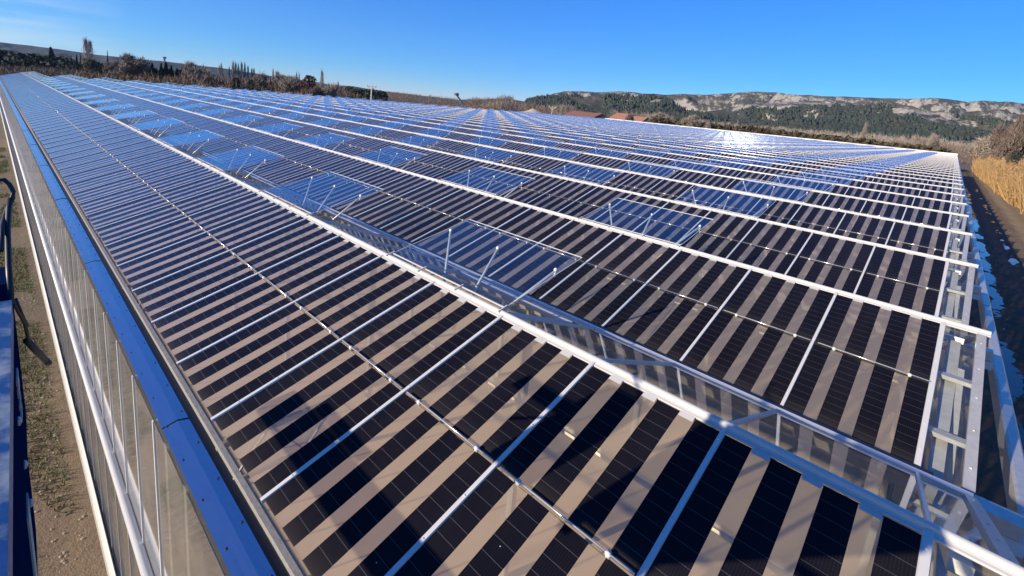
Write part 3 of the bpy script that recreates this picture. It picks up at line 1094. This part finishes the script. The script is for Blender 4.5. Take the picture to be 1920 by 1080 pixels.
def evergreen(seed, width, mat, kind='cone', n=1500):
    r_ = np.random.default_rng(seed)
    tb = MB(); tb.tube([(0, 0, 0), (0, 0, .6)], .022, 5, 0, .008)
    z = r_.uniform(.08, 1, n)
    if kind == 'cone': pr = np.interp(z, [0, .12, .3, .6, 1], [.5, .95, 1, .6, .03])
    elif kind == 'cypress': pr = np.interp(z, [0, .1, .35, .75, 1], [.5, .9, 1, .6, .05])
    else: pr = np.sqrt(np.clip(1 - ((z - .56) / .47) ** 2, 0, 1))
    a = r_.uniform(0, 6.28, n)
    lump = np.array([.72 + .42 * noise.noise((math.cos(q) * 1.6 + seed, math.sin(q) * 1.6, w * 4.5)) * 2 for q, w in zip(a, z)])
    r = pr * width * .5 * np.clip(lump, .3, 1.25) * r_.uniform(.25, 1, n) ** .45
    pts = np.stack([r * np.cos(a), r * np.sin(a), z], 1)
    return tb.mesh('trunk', MAT['bark']), leaf_cloud(pts, .032, mat)


VAR = {
    'broad': [bare_tree(11, .95, MAT['twig']), bare_tree(12, .95, MAT['twig'])],
    'pale': [bare_tree(21, .9, MAT['twigpale'], up=.7), bare_tree(22, .9, MAT['twigpale'], up=.7)],
    'red': [bare_tree(31, 1.0, MAT['twigpurple'], spread=.9), bare_tree(32, 1.0, MAT['twigpurple'], spread=.9)],
    'lean': [bare_tree(41, 1.15, MAT['twig'], lean=-.55, trunk=.30)],
    'poplar': [poplar(51, .22, MAT['twigpale']), poplar(52, .22, MAT['twigpale'])],
    'cone': [evergreen(61, .5, MAT['conifer']), evergreen(62, .5, MAT['conifer'])],
    'cypress': [evergreen(63, .26, MAT['conifer'], 'cypress')],
    'round': [evergreen(64, .9, MAT['conifer'], 'round', 1800)],
    'oak': [evergreen(65, 1.1, MAT['oak'], 'round', 2600)],
    'hedgebush': [evergreen(66, 1.3, MAT['hedge'], 'round', 1800)],
}
tree_count = {}


def tree(kind, u, vtop, D, label, name='bare_tree', cat='tree', wpx=None, group=None, var=None, base=GZ):
    """a tree standing D metres away whose top reaches up to the sight line through (u, vtop)"""
    i = tree_count.get(kind, 0); tree_count[kind] = i + 1
    tm, cm = VAR[kind][(i if var is None else var) % len(VAR[kind])]
    p = at_dist(u, vtop, D)
    h = p[2] - base
    o = empty(name, (p[0], p[1], base), random.uniform(0, 6.28) if kind != 'lean' else math.radians(-60))
    t = put('trunk', tm, o); c = put('crown', cm, o)
    w = h
    if wpx:
        a = at_dist(u - wpx / 2, vtop, D); b = at_dist(u + wpx / 2, vtop, D)
        mw = {'broad': .95, 'pale': .9, 'red': 1.0, 'lean': 1.15, 'poplar': .22, 'cone': .5, 'cypress': .26, 'round': .9, 'oak': 1.1, 'hedgebush': 1.3}[kind]
        w = np.linalg.norm(a - b) / mw
    o.scale = (w, w, h)
    tag(o, label, cat, group)
    return o


# left background, from the far left to the pole
tree('cypress', 95, 89, 330, 'tall narrow dark cypress rising above the dark pines at far left', 'cypress_tree')
tree('cypress', 133, 106, 300, 'small dark cypress left of the twin bare poplars', 'cypress_tree', wpx=7)
tree('cypress', 143, 103, 296, 'broad dark cypress just left of the twin bare poplars', 'cypress_tree', wpx=9)
tree('cypress', 151, 104, 296, 'slim dark cypress touching the twin bare poplars', 'cypress_tree', wpx=6)
tree('poplar', 160, 74, 290, 'taller of the twin bare poplars above the dark pines', 'poplar_tree', wpx=22, var=0)
tree('poplar', 168, 78, 292, 'shorter of the twin bare poplars above the dark pines', 'poplar_tree', wpx=20, var=0)
tree('round', 170, 112, 270, 'rounded dark evergreen below the twin bare poplars', 'evergreen_tree', wpx=40)
tree('pale', 164, 100, 285, 'bushy bare tree at the foot of the twin poplars', wpx=24)
tree('cone', 201, 96, 310, 'pointed dark conifer showing above the spreading bare tree', 'conifer_tree', wpx=8)
tree('lean', 228, 94, 200, 'wide spreading bare tree with a leaning dark trunk', wpx=105)
tree('broad', 205, 106, 215, 'bare tree behind the leaning trunk on its left', wpx=52)
tree('broad', 252, 105, 210, 'bare tree right of the leaning trunk', wpx=50)
for u, v, w, lab in ((263, 113, 31, 'dark conifer closest to the spreading bare tree'), (285, 119, 28, 'second dark conifer from the spreading bare tree'), (302, 119, 24, 'slim dark conifer left of the tallest in its clump'), (311, 117, 28, 'tallest dark conifer in the clump under the tower'), (321, 123, 22, 'dark conifer just right of the tallest in its clump'), (332, 129, 28, 'low dark conifer right of the clump under the tower'), (341, 126, 21, 'thin pointed dark conifer at the right end of its clump'), (348, 131, 24, 'small dark conifer beside the first tall thin bare tree')):
    tree('cone', u, v, 235, lab, 'conifer_tree', wpx=w, group='dark conifers under the tower')
tree('pale', 357, 110, 190, 'tall thin bare tree right of the dark conifers', wpx=34)
tree('pale', 379, 115, 195, 'thin bare tree between the dark conifers and the poplar row', wpx=30)
tree('round', 372, 139, 180, 'dark green bush under the thin bare trees', 'evergreen_tree', wpx=26)
tree('round', 366, 131, 190, 'olive evergreen between the two thin bare trees', 'evergreen_tree', wpx=18)
for u, v, w, lab in ((411, 124, 7, 'small bare poplar left of the tall one at the start of the row'), (415, 120, 9, 'tall bare poplar at the left start of the poplar row'), (430, 127, 6, 'lone short bare poplar in the gap of the row'), (437, 117, 10, 'tallest bare poplar of the long row'), (442, 119, 9, 'bare poplar right beside the tallest of the row'), (447, 121, 8, 'bare poplar two right of the tallest of the row'), (453, 119, 10, 'broad bare poplar in the middle of the row'), (459, 119, 7, 'slim straight bare poplar in the middle of the row'), (465, 126, 8, 'bare poplar leading down the right half of the row'), (472, 130, 8, 'short bare poplar near the right end of the row'), (476, 130, 8, 'last bare poplar at the right end of the row')):
    tree('poplar', u, v, 220, lab, 'poplar_tree', wpx=w, group='bare poplars in a row')
tree('broad', 484, 135, 185, 'low bare tree at the right end of the poplar row', wpx=22)
tree('broad', 500, 129, 175, 'large bare tree with a forked rounded crown', wpx=44)
tree('poplar', 512, 131, 185, 'thin bare poplar beside the forked bare tree', 'poplar_tree', wpx=7)
tree('broad', 530, 129, 170, 'large bare tree with an open crown left of the brown oak', wpx=44)
tree('pale', 547, 137, 165, 'pale bare bush left of the russet oak', wpx=48)
tree('poplar', 556, 137, 180, 'thin bare poplar behind the bare bush left of the oak', 'poplar_tree', wpx=5)
tree('poplar', 561, 138, 181, 'thinner bare poplar nearest the left side of the oak', 'poplar_tree', wpx=5)
tree('oak', 578, 142, 155, 'russet oak still holding its dead leaves', 'oak_tree', wpx=42)
tree('poplar', 604, 134, 160, 'bare poplar standing alone right of the russet oak', 'poplar_tree', wpx=11)
tree('pale', 619, 148, 148, 'bare rounded tree right of the lone poplar', wpx=30)
tree('red', 596, 157, 146, 'low reddish bare bush in front of the lone poplar', wpx=34)
tree('poplar', 634, 155, 165, 'small bare poplar at the right end of the tree line', 'poplar_tree', wpx=8)
tree('round', 470, 150, 168, 'dark bush under the right end of the poplar row', 'evergreen_tree', wpx=22)
tree('round', 442, 146, 172, 'dark bush under the tallest poplars', 'evergreen_tree', wpx=26)
tree('round', 492, 153, 160, 'dark bush under the forked bare tree', 'evergreen_tree', wpx=26)
tree('red', 400, 138, 175, 'reddish bare bush left of the poplar row', wpx=46)
# right background
tree('pale', 1300, 212, 195, 'pale many stemmed bare tree behind the far roof edge', wpx=40)
tree('pale', 1324, 221, 196, 'smaller pale bare tree right of the many stemmed one', wpx=22)
tree('red', 1186, 210, 188, 'brown bare tree in front of the orange roofed house', wpx=26)
tree('broad', 1086, 203, 300, 'bare tree behind the red roofed shed', wpx=24)
tree('broad', 1128, 208, 300, 'bare tree between the shed and the orange roofed house', wpx=20)
tree('pale', 1240, 208, 320, 'bare tree right of the orange roofed house', wpx=34)
tree('poplar', 1624, 232, 215, 'lone bare poplar before the forested hill', 'poplar_tree', wpx=16, var=0)
tree('poplar', 1384, 226, 330, 'faint thin bare poplar behind the sun glint', 'poplar_tree', wpx=5)
tree('pale', 1728, 245, 205, 'left of two bare trees near the far right corner of the roof', wpx=30)
tree('pale', 1754, 246, 205, 'right of two bare trees near the far right corner of the roof', wpx=32)
for u, v, D, w, lab, k in ((1868, 238, 235, 54, 'bare grey bush at the left end of the thicket behind the reeds', 'pale'), (1893, 222, 225, 66, 'middle bare bush of the thicket behind the reeds', 'red'), (1922, 205, 190, 84, 'tallest bare bush at the right edge behind the reeds', 'red'), (1838, 264, 240, 36, 'low bare bush left of the thicket behind the reeds', 'pale'), (1884, 262, 200, 60, 'brown bare bush low in front of the thicket', 'broad')):
    tree(k, u, v, D, lab, 'bare_bush', 'bush', wpx=w, group='bare thicket behind the reeds')
tree('round', 1904, 283, 150, 'dark green bush in the thicket behind the reeds', 'evergreen_bush', 'bush', wpx=34)

# ------------------------------------------------------------------ masses of vegetation (uncountable)
def ground_pt(u, D):
    r = ray(u, horiz(u)); L = math.hypot(r[0], r[1])
    return C0[0] + r[0] / L * D, C0[1] + r[1] / L * D


def twig_mass(name, label, mat, spec, cat='woodland', per=70):
    """spec: list of (u0,u1,v_top0,v_top1,D0,D1,count,wid)"""
    vs, fs, k = [], [], 0
    for u0, u1, va, vb, D0, D1, cnt, wid in spec:
        for i in range(cnt):
            t = rng.uniform(); u = u0 + (u1 - u0) * t; D = rng.uniform(D0, D1)
            vt = va + (vb - va) * t
            h = max(.5, (at_dist(u, vt, D)[2] - GZ) * rng.uniform(.72, 1.05))
            x, y = ground_pt(u, D)
            n = per
            z = rng.uniform(0, .92, n)
            r = h * wid * np.interp(z, [0, .3, .7, 1], [.5, 1, .8, .2]) * rng.uniform(0, 1, n) ** .5
            a = rng.uniform(0, 6.28, n)
            v, f = slivers(n, x + r * np.cos(a), y + r * np.sin(a), GZ + z * h, rng.uniform(.12, .3, n) * h, h * .012, .9, .55)
            vs.append(v); fs.append(f + k); k += len(v)
    return tag(put(name, np_mesh(name, np.concatenate(vs), np.concatenate(fs), mat)), label, cat, kind='stuff')


def leaf_mass(name, label, mat, spec, cat='woodland', per=90, leaf=.10):
    vs, k = [], 0
    pts, sz = [], []
    for u0, u1, va, vb, D0, D1, cnt, wid in spec:
        for i in range(cnt):
            t = rng.uniform(); u = u0 + (u1 - u0) * t; D = rng.uniform(D0, D1)
            vt = va + (vb - va) * t
            h = max(.4, (at_dist(u, vt, D)[2] - GZ) * rng.uniform(.7, 1.05))
            x, y = ground_pt(u, D)
            z = rng.uniform(0, 1, per); a = rng.uniform(0, 6.28, per)
            r = h * wid * np.sqrt(np.clip(1 - ((z - .45) / .56) ** 2, 0, 1)) * rng.uniform(.4, 1, per) ** .5
            pts.append(np.stack([x + r * np.cos(a), y + r * np.sin(a), GZ + z * h], 1)); sz.append(np.full(per, h * leaf))
    pts = np.concatenate(pts); sz = np.concatenate(sz)
    return tag(put(name, leaf_cloud(pts, sz, mat, name)), label, cat, kind='stuff')


leaf_mass('pine_wood', 'mass of dark pines beyond the field at the far left', MAT['conifer'], [(-30, 25, 95, 98, 330, 380, 40, .35), (20, 60, 100, 103, 320, 380, 40, .4), (60, 125, 104, 108, 310, 370, 60, .45), (100, 190, 112, 118, 300, 340, 60, .5), (-30, 200, 110, 121, 290, 300, 110, .6)])
leaf_mass('conifer_thicket', 'low dark evergreen thicket between the dark conifers under the tower', MAT['conifer'], [(258, 352, 124, 136, 236, 250, 46, .5)])
leaf_mass('dark_wood', 'dark evergreen wood in front of the low hills left of the utility pole', MAT['conifer'], [(640, 720, 162, 172, 330, 420, 90, .45)])
twig_mass('bare_wood', 'band of bare brown woodland across the middle distance', MAT['twigpurple'], [(715, 860, 170, 184, 520, 700, 170, .5), (870, 930, 183, 184, 420, 520, 60, .5), (930, 960, 180, 181, 420, 470, 30, .5), (905, 1000, 189, 193, 300, 420, 90, .4), (1000, 1075, 196, 199, 320, 420, 90, .4), (340, 650, 136, 163, 170, 200, 330, .45)])
twig_mass('grove', 'grey brown bare grove left of the sand heap', MAT['twig'], [(910, 965, 186, 188, 300, 330, 40, .45), (1040, 1075, 196, 198, 300, 330, 40, .45), (1140, 1260, 206, 214, 330, 420, 60, .45)])
twig_mass('riverside_wood', 'long belt of pale bare trees at the foot of the forested hill', MAT['twigpale'], [(1250, 1860, 222, 268, 420, 560, 420, .45), (1340, 1600, 232, 254, 360, 420, 80, .4)])
twig_mass('thorn_belt', 'reddish bare scrub in front of the riverside trees', MAT['twigpurple'], [(1500, 1860, 252, 276, 300, 400, 220, .5)])
leaf_mass('hedge', 'low dark brown hedge beyond the far roof edge', MAT['hedge'], [(1225, 1440, 222, 243, 200, 215, 130, .7), (1400, 1760, 238, 277, 195, 205, 240, .8)], 'hedge')
twig_mass('dry_scrub', 'tan dry grass and scrub beyond the left end of the roof', MAT['scrub'], [(150, 420, 133, 156, 150, 200, 160, 1.2), (275, 345, 136, 146, 165, 180, 40, .5), (500, 660, 166, 176, 140, 160, 90, 1.2), (640, 670, 172, 174, 190, 210, 30, 1.0), (840, 930, 193, 200, 240, 280, 60, .9)], 'scrub', 60)
twig_mass('vineyard', 'brown bare vines in the field at the far left', MAT['vine'], [(-30, 170, 121, 130, 180, 275, 330, 1.3)], 'vineyard', 40)
twig_mass('field_scrub', 'brown scrub on the plain left of the crane', MAT['vine'], [(650, 860, 177, 194, 260, 480, 260, 1.2)], 'scrub', 40)

# reeds along the right of the track
vs, k, fs = [], 0, []
n = 52000
ry = 30 + 185 * rng.uniform(0, 1, n) ** .9
rx = np.interp(ry, [30, 60, 100, 140, 200, 215], [9.4, 8.0, 6.7, 6.1, 5.3, 5.0]) + rng.uniform(0, 1, n) ** 1.4 * 14
rx += np.array([.8 * noise.noise((0, y * .12, 3)) for y in ry])
hh = rng.uniform(1.8, 5.6, n) * (1 + .25 * np.array([noise.noise((x * .15, y * .1, 9)) for x, y in zip(rx, ry)]))
keep = np.array([noise.noise((x * .5, y * .22, 21)) > -.28 for x, y in zip(rx, ry)])
rx, ry, hh = rx[keep], ry[keep], hh[keep]; n = len(rx)
hh = hh * (1 + .30 * np.array([noise.noise((x * .9, y * .5, 33)) for x, y in zip(rx, ry)]))
v, f = slivers(n, rx, ry, np.full(n, GZ), hh, .036, 2.0, .46)
vs.append(v); fs.append(f)
v2, f2 = slivers(n, rx + rng.normal(0, .15, n), ry + rng.normal(0, .15, n), GZ + hh * rng.uniform(.4, .95, n), rng.uniform(.4, 1.0, n), .07, .2, 1.0)
vs.append(v2); fs.append(f2 + len(v))
tag(put('reed_bed', np_mesh('reed_bed', np.concatenate(vs), np.concatenate(fs), MAT['reed'])), 'tall golden dry reeds lining the right side of the mud track', 'reeds', kind='stuff')

# ------------------------------------------------------------------ buildings, poles, heap, conveyor
def house(name, label, A, Bc, Cc, DA, DB, ztop, zridge, wallm, gablem, roofm, over=.5):
    """A, Bc, Cc: pixel columns of the far-left, near and right corners; DB the distance of the near corner"""
    r = lambda u, D: Vector((*ground_pt(u, D), 0))
    pb, pa = r(Bc, DB), r(A, DA)
    du = (pa - pb); L = du.length; du.normalize()
    dv = Vector((du.y, -du.x, 0))
    best = None
    for i in range(200):
        w = 1 + i * .15
        for sg in (1, -1):
            q_ = pb + dv * (sg * w)
            e = abs(project((q_.x, q_.y, 0))[0] - Cc)
            if best is None or e < best[0]: best = (e, w, sg)
    w = best[1]; dv *= best[2]
    o = empty(name, (pb.x, pb.y, GZ), math.atan2(du.y, du.x))
    sgn = 1 if du.cross(dv).z > 0 else -1
    H, R = ztop - GZ, zridge - GZ
    W = w * sgn
    mb = MB()
    mb.face([(0, 0, 0), (L, 0, 0), (L, 0, H), (0, 0, H)]); mb.face([(0, W, 0), (L, W, 0), (L, W, H), (0, W, H)])
    mb.build('wall', wallm, o)
    mb = MB()
    for x in (0, L): mb.face([(x, 0, 0), (x, W, 0), (x, W, H), (x, W / 2, R), (x, 0, H)])
    mb.build('gable_wall', gablem, o)
    mb = MB()
    s_ = (R - H) / (w / 2)
    for sd in (0, 1):
        ye = -over * sgn if sd == 0 else W + over * sgn
        a = [(-.3, ye, H - over * s_ + .05), (L + .3, ye, H - over * s_ + .05), (L + .3, W / 2, R + .05), (-.3, W / 2, R + .05)]
        mb.face(a); mb.face([(x, y, z + .15) for x, y, z in a])
        for i in range(4):
            j_ = (i + 1) % 4
            mb.face([a[i], a[j_], (a[j_][0], a[j_][1], a[j_][2] + .15), (a[i][0], a[i][1], a[i][2] + .15)])
    mb.build('roof', roofm, o)
    tag(o, label, 'building')
    return o


def zat(u, v, D): return at_dist(u, v, D)[2]
house('farm_shed', 'long low farm shed with a dark red roof and white side wall', 1059, 1112, 1145, 250, 212, zat(1112, 221.5, 212), zat(1128, 213.5, 216), MAT['wallwhite'], simple('shaded_gable', (.05, .045, .045), .9), MAT['tile'])  # gable end facing away from the sun, its shade put into the colour
house('farm_house', 'farmhouse with an orange tiled roof and grey gable', 1142, 1203, 1224, 236, 206, zat(1203, 230, 206), zat(1213, 220.5, 209), MAT['wallgrey'], MAT['wallgrey'], MAT['tile2'])
house('farm_house', 'smaller orange roofed wing behind the farmhouse', 1148, 1178, 1196, 262, 240, zat(1178, 222, 240), zat(1186, 214.5, 243), MAT['wallgrey'], MAT['wallgrey'], MAT['tile2'])

def pole(u, vtop, D, label, arm):
    p = at_dist(u, vtop, D); h = p[2] - GZ
    o = empty('utility_pole', (p[0], p[1], GZ), math.atan2(ray(u, vtop)[1], ray(u, vtop)[0]) - math.pi / 2)
    mb = MB(); mb.tube([(0, 0, 0), (0, 0, h)], .30, 6, 0, .20); mb.build('post', MAT['polec'], o)
    mb = MB()
    for sg in (-1, 1):
        mb.beam((0, 0, h - .7 * arm), (sg * arm, 0, h + .15 * arm), .16, .16)
        mb.beam((sg * arm, 0, h + .15 * arm), (0, 0, h + .10 * arm), .12, .12)
    mb.build('crossarm', MAT['polec'], o)
    for sg in (-1, 0, 1):
        mb = MB(); z0 = h + .12 * arm
        mb.tube([(sg * arm, 0, z0), (sg * arm, 0, z0 + .6)], .12, 6, 0, .07); mb.build('insulator', MAT['wallwhite'], o)
    return tag(o, label, 'utility pole')


pole(697, 163, 132, 'slim concrete utility pole beyond the left edge of the roof', 1.15)
pole(1036, 202, 200, 'white concrete utility pole with a forked crossarm beside the sand heap', 1.35)

mb = MB()
hp = ground_pt(998, 190)
hm = zat(998, 203.5, 190) - GZ
nr, na = 14, 40
V = [(0, 0, hm)]
for i in range(1, nr + 1):
    for j_ in range(na):
        a = 2 * math.pi * j_ / na; t = i / nr
        rr = 12.5 * t
        z = hm * (1 - t) ** .8 * (1 + .25 * noise.noise((math.cos(a) * 2 * t, math.sin(a) * 2 * t, 4)))
        V.append((rr * math.cos(a) * 1.25, rr * math.sin(a), max(0, z) if i < nr else -.1))
mb.v = V
for j_ in range(na): mb.f.append((0, 1 + j_, 1 + (j_ + 1) % na)); mb.m.append(0)
for i in range(nr - 1):
    for j_ in range(na):
        a = 1 + i * na + j_; b = 1 + i * na + (j_ + 1) % na
        mb.f.append((a, a + na, b + na, b)); mb.m.append(0)
tag(mb.build('sand_heap', MAT['gravel'], None, True, (hp[0], hp[1], GZ)), 'pale heap of sand beyond the far left corner of the roof', 'sand heap')

cv = at_dist(856, 178, 420); cz = at_dist(864, 188, 420)
o = empty('conveyor', (cz[0], cz[1], GZ))
mb = MB()
a = Vector((cv[0] - cz[0], cv[1] - cz[1], cv[2] - GZ)); b = Vector((0, 0, cz[2] - GZ)); c_ = b + (b - a) * .8
mb.beam(a, c_, 1.2, 1.3); mb.build('belt_boom', MAT['darksteel'], o)
mb = MB(); mb.beam((0, 0, 0), b, .6, .6); mb.beam(b * .1 + Vector((3, 0, 0)), b, .4, .4); mb.build('support_leg', MAT['darksteel'], o)
mb = MB(); mb.box((a.x - 1.4, a.y - 1.4, a.z - .6), (a.x + 1.4, a.y + 1.4, a.z + 1.6)); mb.build('head', MAT['darksteel'], o)
tag(o, 'slanted dark conveyor boom sticking up from the distant brown wood', 'conveyor')

# ------------------------------------------------------------------ hills
def hills(name, label, sky, R0, R1, R2, mat, seed, amp, foot=None, nu=300, nr=70, step=0.0):
    us = np.linspace(sky[0][0], sky[-1][0], nu)
    su, sv = zip(*sky)
    V = []
    for u in us:
        vt = float(np.interp(u, su, sv))
        r = ray(u, vt); L = math.hypot(r[0], r[1])
        ex, ey, te = r[0] / L, r[1] / L, r[2] / L
        for i in range(nr):
            t = i / (nr - 1)
            R = R0 + (R2 - R0) * t
            x, y = C0[0] + ex * R, C0[1] + ey * R
            top = max(4.0, te * R1 + C0[2] - GZ)
            tt = (R - R0) / (R1 - R0)
            if tt < 1:
                s_ = tt ** 1.15
                ang = (x * .0016 + seed, y * .0016, 0)
                st = .45 + .28 * noise.noise(ang)
                s_ = s_ * (1 - step) + step * (0.55 * tt + .45 / (1 + math.exp(-(tt - st) * 26)))
            else: s_ = 1 - (tt - 1) * .35
            nz = noise.fractal((x * .0022, y * .0022, seed), .9, 2.1, 6)
            rg = 1 - abs(noise.fractal((x * .004 + 3, y * .004, seed + 5), .8, 2.0, 5)) * 2
            env = math.sin(min(1, max(0, tt)) * math.pi) ** .8
            h = top * s_ + amp * env * (nz * .6 + rg * .45)
            lim = te * R + C0[2] - GZ     # never above the skyline
            h = min(h, max(lim, .0) if tt < 1 else lim)
            if tt >= 1 or tt > .97: h = min(h, lim)
            V.append((x, y, GZ + max(h, -1 if t > 0 else -2) - (3 if i == 0 else 0)))
    idx = np.arange(nu * nr).reshape(nu, nr)
    F = np.stack([idx[:-1, :-1], idx[1:, :-1], idx[1:, 1:], idx[:-1, 1:]], -1).reshape(-1, 4)
    F = F[:, ::-1]
    V = np.array(V)
    tag(put(name, np_mesh(name, V, F, mat, False)), label, 'hills', kind='structure')
    return V.reshape(nu, nr, 3)


def jag(pts, a, seed):
    out = []
    for (u0, v0), (u1, v1) in zip(pts[:-1], pts[1:]):
        m = max(2, int((u1 - u0) / 8))
        for i in range(m):
            t = i / m; u = u0 + (u1 - u0) * t
            out.append((u, v0 + (v1 - v0) * t + a * noise.fractal((u * .03, seed, 0), .8, 2, 4)))
    out.append(pts[-1])
    return out


far_sky = jag([(985, 193), (1040, 183), (1090, 176), (1200, 176), (1290, 177), (1345, 177), (1395, 172), (1445, 172.5), (1500, 178), (1600, 182), (1700, 185), (1760, 184), (1810, 190), (1840, 189), (1920, 192.5), (2200, 222)], 1.6, 3)
hills('rocky_hills', 'long rocky limestone ridge under the sky on the right', far_sky, 1700, 2900, 3600, hill_mat('limestone_scrub', 1.6, zlo=60, zhi=260), 2.3, 110, nu=360, nr=130, step=.45)
mid_sky = jag([(985, 194), (1010, 184), (1040, 175), (1058, 170.5), (1090, 171.5), (1130, 173), (1160, 171), (1190, 173), (1215, 178), (1250, 187), (1285, 206), (1310, 212), (1340, 207), (1400, 196), (1480, 191), (1560, 193), (1640, 197), (1720, 205), (1790, 212), (1850, 226), (1920, 240), (2200, 275)], 1.8, 8)
HV = hills('forested_hills', 'nearer hills with pale cliffs above dark pine forest', mid_sky, 950, 1750, 2150, hill_mat('cliff_forest', 1.7, ((.026, .036, .020), (.060, .065, .036)), 25, 90), 7.7, 48, nu=360, nr=130, step=.6)
left_sky = jag([(-260, 62), (-40, 76), (0, 79), (60, 86), (110, 92), (170, 101), (260, 111), (300, 114), (350, 120), (420, 128), (500, 141), (600, 155), (660, 166), (720, 174)], .5, 4)
hills('left_plateau', 'long dark level hill on the skyline at the left', left_sky, 2400, 3300, 3900, hill_mat('plateau_scrub', .25, ((.013, .024, .026), (.026, .040, .042)), 90, 200, .15), 5.1, 40, nu=200, nr=60, step=.3)
low_sky = jag([(600, 172), (640, 160), (665, 162), (700, 168), (760, 176), (860, 187), (905, 186), (945, 184), (985, 190), (1030, 199), (1080, 206)], .5, 6)
hills('low_hills', 'low brown rise on the horizon in the middle', low_sky, 900, 1400, 1700, hill_mat('brown_rise', .1, ((.06, .055, .04), (.12, .09, .065)), 90, 200), 6.4, 6, nu=160, nr=40)

# pines on the lower slopes
def pine_forest():
    vs, fs, k = [], [], 0
    nu_, nr_ = HV.shape[:2]
    tet = np.array([(1, 0, 0), (-.5, .87, 0), (-.5, -.87, 0), (.5, .5, .55), (-.7, .1, .6), (.2, -.7, .55), (0, 0, 1)])
    ff = np.array([(0, 1, 3), (1, 4, 3), (1, 2, 4), (2, 5, 4), (2, 0, 5), (0, 3, 5), (3, 4, 6), (4, 5, 6), (5, 3, 6)])
    cnt = 0
    while cnt < 15000:
        i = rng.integers(0, nu_ - 1); t = rng.uniform(0, 1) ** 1.2 * .37
        a = t * (nr_ - 1); j0 = int(a); fr = a - j0
        p = HV[i, j0] * (1 - fr) + HV[i, min(j0 + 1, nr_ - 1)] * fr
        q = HV[min(i + 1, nu_ - 1), j0]; w = rng.uniform()
        p = p + (q - HV[i, j0]) * w
        if noise.noise((p[0] * .008, p[1] * .008, 2)) < -.25 + t * .55: continue
        s_ = rng.uniform(3.0, 6.0); hh = rng.uniform(5, 9.5)
        an = rng.uniform(0, 6.28); ca, sa = math.cos(an), math.sin(an)
        v = tet * (1 + rng.normal(0, .12, tet.shape))
        v = np.stack([(v[:, 0] * ca - v[:, 1] * sa) * s_ * .8, (v[:, 0] * sa + v[:, 1] * ca) * s_ * .8, v[:, 2] * hh + .5], 1) + p
        vs.append(v); fs.append(ff + k); k += len(v); cnt += 1
    tag(put('pine_forest', np_mesh('pine_forest', np.concatenate(vs), np.concatenate(fs), MAT['pine'])), 'dark green pine forest covering the lower slopes of the hills', 'forest', kind='stuff')


pine_forest()

tw = at_dist(308.5, 115, 3280)
o = empty('radio_tower', (tw[0], tw[1], tw[2] - 12))
mb = MB(); mb.box((-4, -4, 0), (4, 4, 26)); mb.build('shaft', MAT['wallgrey'], o)
mb = MB(); mb.box((-8, -8, 26), (8, 8, 36)); mb.build('platform', MAT['wallgrey'], o)
tag(o, 'tiny grey tower standing on the skyline of the left hill', 'tower')

# ------------------------------------------------------------------ air
t = NT('thin_air'); t.t.nodes.remove(t.b)
vo = t.n('ShaderNodeVolumePrincipled')
vo.inputs['Color'].default_value = (0.52, 0.73, 1.0, 1)
vo.inputs['Density'].default_value = 0.00004
vo.inputs['Anisotropy'].default_value = 0.2
t.l(vo.outputs[0], t.out.inputs['Volume'])
mb = MB(); mb.box((-5200, -600, GZ - 4), (2500, 5200, 700))
tag(mb.build('haze', t.mat), 'thin bluish air between the roof and the far hills', 'haze', kind='stuff')
